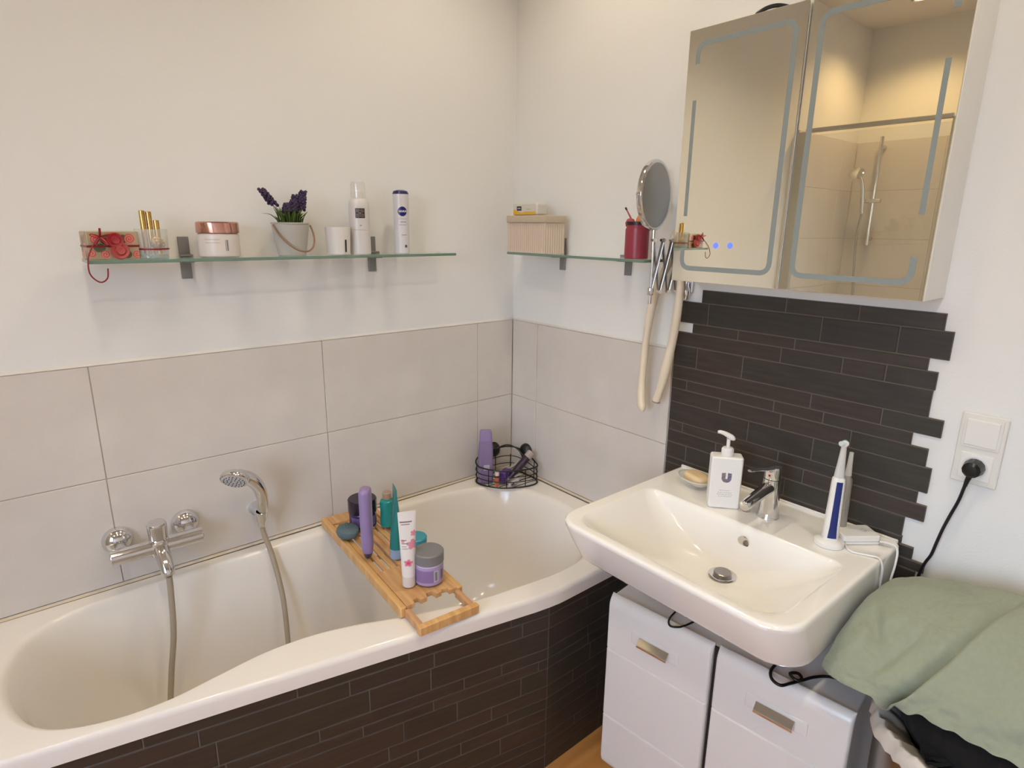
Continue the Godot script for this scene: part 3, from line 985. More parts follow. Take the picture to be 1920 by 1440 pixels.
func build_cosmetic_mirror():
	var t := thing("cosmetic_mirror", "round chrome cosmetic mirror on a folding scissor arm beside the mirror cabinet", "mirror")
	var col := func(k: float) -> Vector3: return Vector3(-0.100, 0, 0.720).lerp(Vector3(-0.014, 0, 0.777), k)
	var w: Vector3 = col.call(1.0)
	part(t, "wall_mount", join([tube([w + Vector3(0, 1.352, 0), w + Vector3(0, 1.42, 0), w + Vector3(0, 1.535, 0)], 0.008, 14), at3(lathe([Vector2(0, -0.02), Vector2(0.008, -0.018), Vector2(0.013, -0.008), Vector2(0.013, 0.008), Vector2(0.008, 0.018), Vector2(0.008, 0.03)], 18), w + Vector3(0, 1.372, 0)), at3(rbox(0.010, 0.045, 0.028, 0.004, 2), Vector3(0.001, 1.392, 0.777)), at3(rbox(0.010, 0.045, 0.028, 0.004, 2), Vector3(0.001, 1.51, 0.777))]), mats.chrome)
	var lo := Vector3(0, 1.375, 0)
	var hi := Vector3(0, 1.516, 0)
	var across := (w - col.call(0.0) as Vector3).normalized().cross(Vector3.UP)
	for i in 4:
		var a: Vector3 = col.call(i / 4.0)
		var b: Vector3 = col.call((i + 1) / 4.0)
		for e in [[a + lo, b + hi, 0.004], [a + hi, b + lo, -0.004]]:
			part(t, "scissor_arm", tube([e[0] + across * e[2], e[1] + across * e[2]], 0.0058, 8, false, 0.5), mats.steel)
	for i in 5:
		var a: Vector3 = col.call(i / 4.0)
		for h in [lo, hi]:
			part(t, "joint_pin", tube([a + h - across * 0.009, a + h + across * 0.009], 0.0055, 12), mats.chrome)
	var c0: Vector3 = col.call(0.0)
	part(t, "stem", tube([c0 + Vector3(0, 1.340, 0), c0 + Vector3(0, 1.45, 0), c0 + Vector3(0.0, 1.545, -0.003)], 0.0048, 12), mats.chrome)
	part(t, "stem_joint", lathe([Vector2(0, -0.012), Vector2(0.008, -0.010), Vector2(0.010, 0), Vector2(0.008, 0.010), Vector2(0, 0.012)], 16), mats.chrome, c0 + Vector3(0, 1.375, 0))
	# the disc stands across the wall and faces along it
	var yaw := atan2(0.20, 0.98)
	var cen := Vector3(-0.100, 1.634, 0.712)
	var rot := Vector3(PI / 2, 0, 0)
	var bs := Basis(Vector3.UP, yaw) * Basis.from_euler(rot)
	var ring := part(t, "mirror_ring", lathe([Vector2(0.085, 0.007), Vector2(0.089, 0.0085), Vector2(0.093, 0.006), Vector2(0.0945, 0), Vector2(0.093, -0.006), Vector2(0.089, -0.0085), Vector2(0.085, -0.007), Vector2(0.085, 0.007)], 64), mats.chrome)
	ring.transform = Transform3D(bs, cen)
	for s in [1, -1]:
		var g := part(t, "mirror_glass", lathe([Vector2(0, 0.0058 * s), Vector2(0.0855, 0.0055 * s), Vector2(0.0855, 0.0015 * s), Vector2(0, 0.0015 * s)], 64), mats.mirror_neutral)
		g.transform = Transform3D(bs, cen)
	for s in [-1, 1]:
		part(t, "pivot", lathe([Vector2(0, -0.005), Vector2(0.005, -0.004), Vector2(0.006, 0), Vector2(0.005, 0.004), Vector2(0, 0.005)], 12), mats.chrome, cen + Basis(Vector3.UP, yaw) * Vector3(s * 0.097, 0, 0))
	var b := thing("fabric_tie", "soft cream fabric roll draped over the folding mirror arm", "hair roller")
	var path := smooth([Vector3(-0.075, 1.012, 0.703), Vector3(-0.066, 1.045, 0.688), Vector3(-0.06, 1.10, 0.682), Vector3(-0.056, 1.22, 0.683), Vector3(-0.052, 1.33, 0.693), Vector3(-0.047, 1.40, 0.711), Vector3(-0.042, 1.46, 0.7345), Vector3(-0.040, 1.515, 0.744), Vector3(-0.040, 1.538, 0.752), Vector3(-0.046, 1.50, 0.768), Vector3(-0.052, 1.40, 0.785), Vector3(-0.058, 1.26, 0.780), Vector3(-0.060, 1.12, 0.757), Vector3(-0.060, 1.050, 0.738)], 7)
	var rad := []
	for i in path.size():
		var k: float = float(i) / (path.size() - 1)
		var r := 0.0118 + 0.0012 * sin(k * 23.0) + 0.0006 * sin(k * 71.0)
		if i < 4:
			r *= [0.35, 0.7, 0.88, 0.97][i]
		rad.append(r)
	part(b, "roll", tube(path, rad, 16), mats.belt)
	part(b, "end_seam", tube([Vector3(-0.060, 1.047, 0.7375), Vector3(-0.060, 1.051, 0.7382)], 0.0122, 16), mt(Color(0.62, 0.56, 0.48), 0.8))

# ---------------------------------------------------------------- bath mixer and hand shower

func build_bath_fittings():
	var t := thing("bath_mixer", "chrome bath mixer with two domed wall covers over the bathtub rim", "tap")
	for x in [-1.368, -1.205]:
		part(t, "wall_cover", lathe([Vector2(0.037, 0.0), Vector2(0.037, 0.004), Vector2(0.034, 0.014), Vector2(0.026, 0.024), Vector2(0.014, 0.030), Vector2(0, 0.032)], 32), mats.chrome, Vector3(x, 0.727, 0.0), Vector3(PI / 2, 0, 0))
		part(t, "connector", tube([Vector3(x, 0.722, 0.02), Vector3(x, 0.717, 0.075)], 0.014, 16), mats.chrome)
	part(t, "mixer_bar", tube([Vector3(-1.397, 0.714, 0.078), Vector3(-1.394, 0.714, 0.078), Vector3(-1.285, 0.714, 0.078), Vector3(-1.183, 0.714, 0.078), Vector3(-1.180, 0.714, 0.078)], [0.0185, 0.0205, 0.0205, 0.0205, 0.0185], 24), mats.chrome)
	part(t, "mixer_body", lathe([Vector2(0.022, -0.022), Vector2(0.0245, -0.015), Vector2(0.0245, 0.018), Vector2(0.021, 0.024)], 24), mats.chrome, Vector3(-1.285, 0.714, 0.08))
	part(t, "control_knob", lathe([Vector2(0.0205, 0.0), Vector2(0.0225, 0.003), Vector2(0.0235, 0.040), Vector2(0.021, 0.046), Vector2(0, 0.047)], 28), mats.chrome, Vector3(-1.285, 0.739, 0.08), Vector3(0.12, 0, 0.03))
	part(t, "spout", tube(smooth([Vector3(-1.285, 0.712, 0.085), Vector3(-1.284, 0.695, 0.112), Vector3(-1.283, 0.668, 0.136), Vector3(-1.2825, 0.654, 0.142)], 5), [0.021, 0.0205, 0.020, 0.0195, 0.019, 0.0185, 0.018, 0.0178, 0.0175, 0.0172, 0.017, 0.0165, 0.016, 0.0155, 0.015, 0.0145], 20), mats.chrome)
	part(t, "diverter", lathe([Vector2(0.006, 0), Vector2(0.0075, 0.002), Vector2(0.0075, 0.012), Vector2(0, 0.014)], 16), mats.steel, Vector3(-1.284, 0.690, 0.122), Vector3(0.9, 0, 0))
	var s := thing("hand_shower", "chrome hand shower in its wall holder with a grey hose into the bathtub", "shower")
	part(s, "wall_holder", join([at3(lathe([Vector2(0.022, 0.0), Vector2(0.021, 0.012), Vector2(0.016, 0.018), Vector2(0.013, 0.045), Vector2(0.0, 0.047)], 24), Vector3(-1.012, 0.712, 0.0), Vector3(PI / 2, 0, 0)), at3(lathe([Vector2(0.0125, -0.016), Vector2(0.016, -0.016), Vector2(0.0185, 0.016), Vector2(0.015, 0.016), Vector2(0.0125, -0.016)], 20), Vector3(-1.013, 0.708, 0.056), Vector3(0.18, 0, 0.05))]), mats.chrome)
	var hp := smooth([Vector3(-1.0135, 0.672, 0.050), Vector3(-1.010, 0.715, 0.059), Vector3(-1.011, 0.765, 0.072), Vector3(-1.024, 0.815, 0.089), Vector3(-1.050, 0.852, 0.105), Vector3(-1.080, 0.872, 0.117)], 5)
	var hr := []
	for i in hp.size():
		hr.append(lerpf(0.0115, 0.0195, minf(1.0, i / 18.0)))
	part(s, "handle", tube(hp, hr, 20), mats.chrome)
	var n := Vector3(-0.46, -0.62, 0.63).normalized()
	var xa := n.cross(Vector3.UP).normalized()
	var bs := Basis(xa, -n, xa.cross(-n))
	var hd := part(s, "shower_head", lathe([Vector2(0.034, -0.008), Vector2(0.0375, -0.006), Vector2(0.039, 0.0), Vector2(0.036, 0.008), Vector2(0.027, 0.016), Vector2(0.012, 0.021), Vector2(0, 0.022)], 32), mats.chrome)
	hd.transform = Transform3D(bs, Vector3(-1.092, 0.868, 0.122))
	var fp := part(hd, "spray_plate", lathe([Vector2(0, -0.0095), Vector2(0.030, -0.0095), Vector2(0.034, -0.0075), Vector2(0.034, -0.006), Vector2(0, -0.006)], 32), mt(Color(0.72, 0.72, 0.72), 0.35))
	var noz := []
	for ringi in 3:
		var cnt: int = [6, 12, 18][ringi]
		for k in cnt:
			var a := TAU * k / cnt
			var rr: float = [0.009, 0.018, 0.027][ringi]
			noz.append(at3(lathe([Vector2(0, -0.0115), Vector2(0.0012, -0.0112), Vector2(0.0016, -0.0095)], 6), Vector3(rr * cos(a), 0, rr * sin(a))))
	var nz := part(hd, "nozzles", join(noz), mats.dark)
	nz.set_meta("kind", "stuff")
	var hose := smooth([Vector3(-1.2825, 0.652, 0.142), Vector3(-1.284, 0.60, 0.143), Vector3(-1.291, 0.48, 0.140), Vector3(-1.312, 0.36, 0.148), Vector3(-1.325, 0.27, 0.180), Vector3(-1.300, 0.200, 0.250), Vector3(-1.22, 0.187, 0.300), Vector3(-1.12, 0.187, 0.300), Vector3(-1.035, 0.205, 0.245), Vector3(-1.005, 0.30, 0.165), Vector3(-0.992, 0.45, 0.115), Vector3(-0.998, 0.57, 0.075), Vector3(-1.010, 0.64, 0.055), Vector3(-1.0135, 0.674, 0.0505)], 8)
	part(s, "hose", tube(hose, 0.0075, 12), mt(Color(0.63, 0.58, 0.50), 0.45))

# ---------------------------------------------------------------- bamboo bath tray

const TRAY_TOP := 0.6265

func build_tray():
	var t := thing("bath_tray", "bamboo bath tray with slats and a pulled out frame lying across the bathtub", "tray", Vector3(-0.733, 0.5965, 0.033), -0.0738)
	var L := 0.585
	var B: Array = mats.bamboo
	for s in [-1, 1]:
		part(t, "side_rail", cbox(Vector3(0.018, 0.030, L), 0.003), B[0], Vector3(s * 0.081, 0.015, L / 2))
	part(t, "end_board", cbox(Vector3(0.144, 0.012, 0.055), 0.002), B[1], Vector3(0, 0.0235, 0.028))
	part(t, "end_lip", cbox(Vector3(0.144, 0.024, 0.012), 0.002), B[0], Vector3(0, 0.017, 0.007))
	part(t, "divider", cbox(Vector3(0.016, 0.016, 0.345), 0.002), B[2], Vector3(0.004, 0.0215, 0.2285))
	for i in 3:
		part(t, "slat", cbox(Vector3(0.015, 0.008, 0.345), 0.0015), B[i % 2], Vector3(-0.062 + i * 0.0225, 0.0195, 0.2285))
		part(t, "slat", cbox(Vector3(0.015, 0.008, 0.345), 0.0015), B[(i + 1) % 2], Vector3(0.0225 + i * 0.0215, 0.0195, 0.2285))
	for z in [0.14, 0.30]:
		part(t, "cross_bar", cbox(Vector3(0.144, 0.008, 0.016), 0.0015), B[2], Vector3(0, 0.0115, z))
	var notch := PackedVector2Array([Vector2(-0.072, 0.0), Vector2(0.072, 0.0), Vector2(0.072, 0.182), Vector2(0.050, 0.182), Vector2(0.050, 0.170), Vector2(0.034, 0.166), Vector2(0.030, 0.176), Vector2(0.014, 0.178), Vector2(0.010, 0.160), Vector2(-0.008, 0.160), Vector2(-0.012, 0.176), Vector2(-0.030, 0.178), Vector2(-0.034, 0.164), Vector2(-0.048, 0.166), Vector2(-0.050, 0.182), Vector2(-0.072, 0.182)])
	part(t, "notched_board", extr(notch, 0.012), B[1], Vector3(0, 0.0235, 0.402), Vector3(PI / 2, 0, 0))
	var e := part(t, "pull_out_frame", cbox(Vector3(0.168, 0.026, 0.018), 0.003), B[0], Vector3(0, 0.0135, 0.668))
	for s in [-1, 1]:
		part(e, "frame_rail", cbox(Vector3(0.015, 0.021, 0.075), 0.0025), B[2], Vector3(s * 0.0725, -0.0005, -0.0462))
	build_tray_things()

func barcode(w: int, h: int, bg: Color, fg: Color, lines := true) -> ImageTexture:
	var im := Image.create(w, h, false, Image.FORMAT_RGB8)
	im.fill(bg)
	if lines:
		var x := 3
		while x < w - 3:
			var k := rng.randi_range(1, 3)
			im.fill_rect(Rect2i(x, 3, k, h - 6), fg)
			x += k + rng.randi_range(1, 3)
	return ImageTexture.create_from_image(im)

func printed(tex: Texture2D, rough := 0.4) -> StandardMaterial3D:
	var m := mt(Color(1, 1, 1), rough)
	m.albedo_texture = tex
	return m

# squeeze tube standing on its cap: round foot, flat crimped top; wide along x
func squeeze(r: float, w: float, y0: float, y1: float) -> ArrayMesh:
	var rings := []
	for k in 11:
		var s := k / 10.0
		var e := pow(s, 1.2)
		var hx := lerpf(r, w, e)
		var hz := lerpf(r, 0.0012, e)
		var ring := PackedVector3Array()
		for j in 24:
			var a := TAU * j / 24
			ring.append(Vector3(hx * cos(a), lerpf(y0, y1, s), hz * sin(a)))
		rings.append(ring)
	return loft(rings, true, true, 50.0)

func jar_mesh(r: float, h: float) -> ArrayMesh:
	return lathe([Vector2(0, 0), Vector2(r - 0.006, 0), Vector2(r - 0.001, 0.003), Vector2(r, 0.008), Vector2(r, h - 0.006), Vector2(r - 0.003, h - 0.001), Vector2(r - 0.006, h)], 36)

func lid_mesh(r: float, h: float) -> ArrayMesh:
	return lathe([Vector2(0, 0), Vector2(r, 0), Vector2(r + 0.0008, 0.001), Vector2(r + 0.0008, h - 0.003), Vector2(r - 0.002, h), Vector2(r - 0.006, h - 0.0004), Vector2(0, h - 0.0008)], 36)

func build_tray_things():
	var y := TRAY_TOP + 0.003
	var cam_turn := -0.72
	var j := thing("cream_jar", "dark purple lidded cosmetic jar on the wall end of the bamboo tray", "jar", Vector3(-0.738, y, 0.155))
	part(j, "jar_body", jar_mesh(0.042, 0.050), mt(Color(0.23, 0.17, 0.36), 0.2))
	part(j, "lid", lid_mesh(0.0435, 0.042), mt(Color(0.13, 0.085, 0.17), 0.18), Vector3(0, 0.050, 0))
	part(j, "label_band", curved(0.0424, 0.0424, 0.010, 0.040, -1.4, 0.6, 14), mt(Color(0.40, 0.33, 0.55), 0.3))
	var sc := thing("face_scrubber", "round dark slate silicone scrubbing pad on the bamboo tray", "scrubber", Vector3(-0.812, y, 0.195))
	part(sc, "pad", lathe([Vector2(0, 0), Vector2(0.020, 0.001), Vector2(0.030, 0.007), Vector2(0.0345, 0.017), Vector2(0.032, 0.027), Vector2(0.022, 0.034), Vector2(0, 0.037)], 30), mt(Color(0.34, 0.41, 0.44), 0.6), Vector3.ZERO, Vector3(0.12, 0, -0.1))
	var bri := []
	for k in 60:
		var a := k * 2.39996
		var rr := 0.030 * sqrt(k / 60.0)
		bri.append(at3(lathe([Vector2(0.0012, 0), Vector2(0.0009, 0.004), Vector2(0, 0.005)], 5), Vector3(rr * cos(a), 0.037 - 0.013 * pow(rr / 0.032, 2), rr * sin(a))))
	var bm := part(sc, "bristles", join(bri), mt(Color(0.31, 0.38, 0.41), 0.6), Vector3.ZERO, Vector3(0.12, 0, -0.1))
	bm.set_meta("kind", "stuff")
	var lt := thing("conditioner_tube", "tall slim lilac tube with dark foot on the bamboo tray", "tube", Vector3(-0.818, y, 0.345), cam_turn + PI / 2 + 0.1)
	var rings := []
	for e in [[0.018, 0.0140, 0.0140], [0.040, 0.019, 0.0165], [0.12, 0.024, 0.0165], [0.18, 0.026, 0.0165], [0.202, 0.026, 0.0162], [0.209, 0.024, 0.0145], [0.2125, 0.019, 0.0095]]:
		rings.append(rring(e[0], e[1], e[2], e[2] * 0.95, 5))
	part(lt, "tube_body", loft(rings, true, true, 50.0), mt(Color(0.57, 0.49, 0.67), 0.35))
	part(lt, "cap", loft([rring(0.0, 0.007, 0.007, 0.0069, 5), rring(0.004, 0.0095, 0.0095, 0.0094, 5), rring(0.018, 0.0138, 0.0138, 0.0135, 5)], true, true, 50.0), mt(Color(0.22, 0.22, 0.30), 0.3))
	var tb := thing("gel_bottle", "small teal bottle with beige flip cap on the bamboo tray", "bottle", Vector3(-0.678, y, 0.205))
	part(tb, "bottle_body", lathe([Vector2(0, 0), Vector2(0.020, 0), Vector2(0.023, 0.003), Vector2(0.0235, 0.02), Vector2(0.022, 0.05), Vector2(0.0235, 0.075), Vector2(0.021, 0.085), Vector2(0.014, 0.090)], 28), mt(Color(0.12, 0.54, 0.52), 0.22))
	part(tb, "cap", lathe([Vector2(0.0135, 0), Vector2(0.0145, 0.001), Vector2(0.0145, 0.020), Vector2(0.012, 0.0225), Vector2(0, 0.023)], 24), mt(Color(0.62, 0.53, 0.46), 0.35), Vector3(0, 0.0905, 0))
	var wt := thing("teal_tube", "teal squeeze tube standing edge on behind the white tube", "tube", Vector3(-0.751, y, 0.392), cam_turn + PI / 2 + 0.42)
	part(wt, "tube_body", squeeze(0.0205, 0.027, 0.030, 0.215), mt(Color(0.12, 0.47, 0.46), 0.3))
	part(wt, "cap", lathe([Vector2(0, 0), Vector2(0.0185, 0), Vector2(0.020, 0.002), Vector2(0.020, 0.028), Vector2(0.018, 0.030)], 24), mt(Color(0.55, 0.64, 0.74), 0.3))
	var tl := thing("teal_pot", "low teal pot partly hidden behind the grey lidded jar", "jar", Vector3(-0.690, y, 0.395))
	part(tl, "jar_body", jar_mesh(0.030, 0.028), mt(Color(0.18, 0.50, 0.56), 0.35))
	part(tl, "lid", lid_mesh(0.031, 0.018), mt(Color(0.20, 0.56, 0.62), 0.3), Vector3(0, 0.028, 0))
	# white tube with pink blossoms
	var pt := thing("hand_cream_tube", "white squeeze tube with pink blossom print standing on its cap", "tube", Vector3(-0.797, y, 0.535), cam_turn + 0.30)
	var white := mt(Color(0.88, 0.86, 0.84), 0.35)
	var tm := part(pt, "tube_body", squeeze(0.0175, 0.0235, 0.030, 0.210), white)
	part(pt, "cap", lathe([Vector2(0, 0), Vector2(0.0165, 0), Vector2(0.0175, 0.002), Vector2(0.0172, 0.029), Vector2(0.016, 0.031)], 28), mt(Color(0.82, 0.79, 0.76), 0.35))
	var im := Image.create(64, 224, false, Image.FORMAT_RGB8)
	im.fill(Color(0.88, 0.86, 0.84))
	for yy in 224:
		for xx in 64:
			var k := 0.0
			for f in [[30, 178, 15.0, 5, 0.4], [46, 110, 20.0, 5, 0.9], [50, 70, 12.0, 5, 0.1], [16, 96, 7.0, 5, 0.2]]:
				var d := Vector2(xx - f[0], yy - f[1])
				var rr: float = f[2] * (0.62 + 0.38 * absf(cos(2.5 * d.angle() + f[4])))
				if d.length() < rr:
					k = maxf(k, 0.35 + 0.65 * (1.0 - d.length() / rr) if f[0] == 30 else 0.45)
			if k > 0.0:
				im.set_pixel(xx, yy, Color(0.88, 0.86, 0.84).lerp(Color(0.80, 0.18, 0.36), k))
	for r in [[10, 24, 34, 5], [14, 34, 24, 3], [10, 92, 18, 3], [12, 104, 20, 3], [12, 116, 16, 2], [12, 124, 20, 2]]:
		im.fill_rect(Rect2i(r[0], r[1], r[2], r[3]), Color(0.50, 0.45, 0.47))
	# print on the front of the tube, following its taper
	var v := PackedVector3Array()
	var uv := PackedVector2Array()
	var tt := PackedInt32Array()
	var nx := 10
	var ny := 14
	for iy in ny + 1:
		var s := 0.04 + 0.92 * iy / ny
		var e := pow(s, 1.2)
		for ix in nx + 1:
			var a := lerpf(PI * 0.97, PI * 0.03, float(ix) / nx)
			v.append(Vector3((lerpf(0.0175, 0.0235, e) + 0.0003) * cos(a), lerpf(0.030, 0.210, s), (lerpf(0.0175, 0.0012, e) + 0.0004) * sin(a)))
			uv.append(Vector2(float(ix) / nx, 1.0 - float(iy) / ny))
	for iy in ny:
		for ix in nx:
			var a := iy * (nx + 1) + ix
			tt.append_array(PackedInt32Array([a, a + 1, a + nx + 2, a, a + nx + 2, a + nx + 1]))
	part(tm, "print", fin(v, tt, 60.0, uv, false), printed(ImageTexture.create_from_image(im)))
	var j2 := thing("hair_mask_jar", "lilac jar with matt grey screw lid on the bamboo tray", "jar", Vector3(-0.743, y, 0.548))
	part(j2, "jar_body", jar_mesh(0.039, 0.056), mt(Color(0.66, 0.58, 0.74), 0.3))
	part(j2, "lid", lid_mesh(0.0395, 0.030), mt(Color(0.47, 0.465, 0.47), 0.4), Vector3(0, 0.059, 0))
	part(j2, "rim_band", lathe([Vector2(0.036, 0.054), Vector2(0.0388, 0.055), Vector2(0.0388, 0.0592), Vector2(0.036, 0.0595)], 32), mt(Color(0.80, 0.74, 0.86), 0.3))
	part(j2, "label_band", curved(0.0393, 0.0393, 0.012, 0.047, -1.9, -0.25, 14), mt(Color(0.53, 0.44, 0.62), 0.35))
	part(j2, "barcode", curved(0.0396, 0.0396, 0.014, 0.044, -0.22, 0.12, 6), printed(barcode(40, 48, Color(0.80, 0.79, 0.80), Color(0.20, 0.19, 0.21))))
	part(j2, "barcode", curved(0.0396, 0.0396, 0.014, 0.044, 0.30, 0.62, 6), printed(barcode(40, 48, Color(0.60, 0.55, 0.64), Color(0.25, 0.22, 0.28))))

# ---------------------------------------------------------------- wire basket in the corner

func build_corner_basket():
	var t := thing("wire_basket", "black wire corner basket with suction cups on the bathtub ledge", "basket")
	var loop := [Vector2(-0.222, 0.062), Vector2(-0.214, 0.110), Vector2(-0.184, 0.158), Vector2(-0.135, 0.192), Vector2(-0.080, 0.210), Vector2(-0.040, 0.204), Vector2(-0.022, 0.165), Vector2(-0.022, 0.105), Vector2(-0.034, 0.062), Vector2(-0.070, 0.036), Vector2(-0.130, 0.026), Vector2(-0.195, 0.032)]
	var l2 := smooth(loop, 5, true)
	for e in [[0.600, 0.0028], [0.622, 0.0018], [0.642, 0.0018], [0.668, 0.0030]]:
		var p := []
		for q in l2:
			var back := clampf((0.13 - (q.y - q.x * 0.0) + (q.x + 0.12) * 0.5) / 0.12, 0, 1)
			p.append(Vector3(q.x, e[0] + back * 0.035 * (e[0] - 0.600) / 0.068, q.y))
		part(t, "wire_ring", tube(p, e[1], 8, true), mats.black)
	for i in 10:
		var q: Vector2 = l2[i * 6]
		part(t, "wire_upright", tube([Vector3(q.x, 0.600, q.y), Vector3(q.x, 0.670, q.y)], 0.0018, 6), mats.black)
	for i in 5:
		var z := 0.05 + i * 0.033
		part(t, "floor_wire", tube([Vector3(-0.205 + maxf(0.0, i - 2) * 0.025, 0.600, z), Vector3(-0.026, 0.600, z)], 0.0015, 6), mats.black)
	# raised back arch and suction cups
	part(t, "back_arch", tube(smooth([Vector3(-0.125, 0.668, 0.026), Vector3(-0.100, 0.700, 0.032), Vector3(-0.06, 0.712, 0.048), Vector3(-0.038, 0.700, 0.080), Vector3(-0.024, 0.668, 0.115)], 6), 0.0028, 8), mats.black)
	for e in [[0, Vector3(0.0, 0.688, 0.098)], [1, Vector3(-0.098, 0.688, 0.0)]]:
		var c := part(t, "suction_cup", lathe([Vector2(0.030, 0.0), Vector2(0.031, 0.004), Vector2(0.029, 0.012), Vector2(0.024, 0.020), Vector2(0.014, 0.026), Vector2(0, 0.028)], 28), mats.black, e[1], Vector3(0, 0, PI / 2) if e[0] == 0 else Vector3(PI / 2, 0, 0))
		c.set_meta("label", "black rubber suction cup")
	# contents
	var b := thing("shampoo_bottle", "pale lilac shampoo bottle standing in the wire basket", "bottle", Vector3(-0.192, 0.603, 0.078), -0.55)
	var rings := []
	for e in [[0.0, 0.027, 0.016], [0.004, 0.029, 0.018], [0.09, 0.029, 0.018], [0.15, 0.0265, 0.017], [0.165, 0.0245, 0.016]]:
		rings.append(rring(e[0], e[1], e[2], e[2] * 0.7, 4))
	part(b, "bottle_body", loft(rings, true, true, 45.0), mt(Color(0.52, 0.45, 0.60), 0.35))
	part(b, "cap", loft([rring(0.1655, 0.0245, 0.016, 0.011, 4), rring(0.20, 0.0225, 0.0145, 0.010, 4), rring(0.205, 0.0205, 0.0125, 0.009, 4)], true, true, 40.0), mt(Color(0.56, 0.49, 0.66), 0.35))
	part(b, "label_patch", sheet(0.022, 0.022), mt(Color(0.75, 0.74, 0.80), 0.4), Vector3(0.002, 0.062, 0.0184))
	var p2 := thing("lotion_tube", "dark plum tube with pearl cap leaning out of the wire basket", "tube")
	part(p2, "tube_body", tube([Vector3(-0.118, 0.618, 0.135), Vector3(-0.085, 0.652, 0.145), Vector3(-0.050, 0.690, 0.156)], [0.009, 0.014, 0.0145], 16), mt(Color(0.20, 0.13, 0.20), 0.3))
	part(p2, "cap", tube([Vector3(-0.0495, 0.6905, 0.1562), Vector3(-0.034, 0.7075, 0.161), Vector3(-0.032, 0.7095, 0.1615)], [0.0158, 0.0158, 0.012], 18), mt(Color(0.66, 0.60, 0.58), 0.25))
	var p3 := thing("lip_balm", "small orange and white stick behind the basket wires", "stick", Vector3(-0.186, 0.603, 0.140))
	part(p3, "stick_body", lathe([Vector2(0, 0), Vector2(0.0085, 0), Vector2(0.009, 0.001), Vector2(0.009, 0.036)], 16), mt(Color(0.74, 0.42, 0.30), 0.35))
	part(p3, "stick_cap", lathe([Vector2(0.0088, 0.036), Vector2(0.0088, 0.043), Vector2(0.0088, 0.058), Vector2(0.007, 0.060), Vector2(0, 0.060)], 16), mt(Color(0.86, 0.80, 0.78), 0.3))
	part(p3, "stick_ring", lathe([Vector2(0.0088, 0.036), Vector2(0.0093, 0.036), Vector2(0.0093, 0.043), Vector2(0.0088, 0.043)], 16), mt(Color(0.40, 0.06, 0.10), 0.3))
	var p4 := thing("soap_packet", "small violet packet lying in the wire basket", "packet", Vector3(-0.135, 0.604, 0.125), 0.4)
	part(p4, "packet_body", rbox(0.055, 0.045, 0.030, 0.006, 2, -1.0, true), mt(Color(0.36, 0.22, 0.54), 0.25))
	part(p4, "packet_print", sheet(0.040, 0.012), mt(Color(0.78, 0.75, 0.82), 0.3), Vector3(0, 0.014, 0.0153))
	var p5 := thing("safety_razor", "grey razor lying across the wire basket", "razor", Vector3(-0.085, 0.612, 0.085), -0.3)
	part(p5, "razor_handle", tube(smooth([Vector3(-0.05, 0.0, 0.02), Vector3(-0.02, 0.012, 0.012), Vector3(0.02, 0.03, 0.008), Vector3(0.045, 0.045, 0.0)], 4), 0.0055, 10), mt(Color(0.55, 0.58, 0.58), 0.3))
	part(p5, "razor_head", rbox(0.012, 0.010, 0.040, 0.003, 2), mats.satin, Vector3(-0.052, 0.0, 0.02))
	var p6 := thing("sample_sachet", "small white sachet at the bottom of the wire basket", "packet", Vector3(-0.128, 0.6035, 0.168), 0.25)
	part(p6, "sachet", rbox(0.060, 0.014, 0.012, 0.003, 2, -1.0, true), mt(Color(0.82, 0.80, 0.80), 0.35))
	part(p6, "sachet_print", sheet(0.02, 0.008), mt(Color(0.33, 0.22, 0.45), 0.4), Vector3(-0.012, 0.007, 0.0063))

# ---------------------------------------------------------------- things on the glass shelves

const SHELF_Y := 1.4622

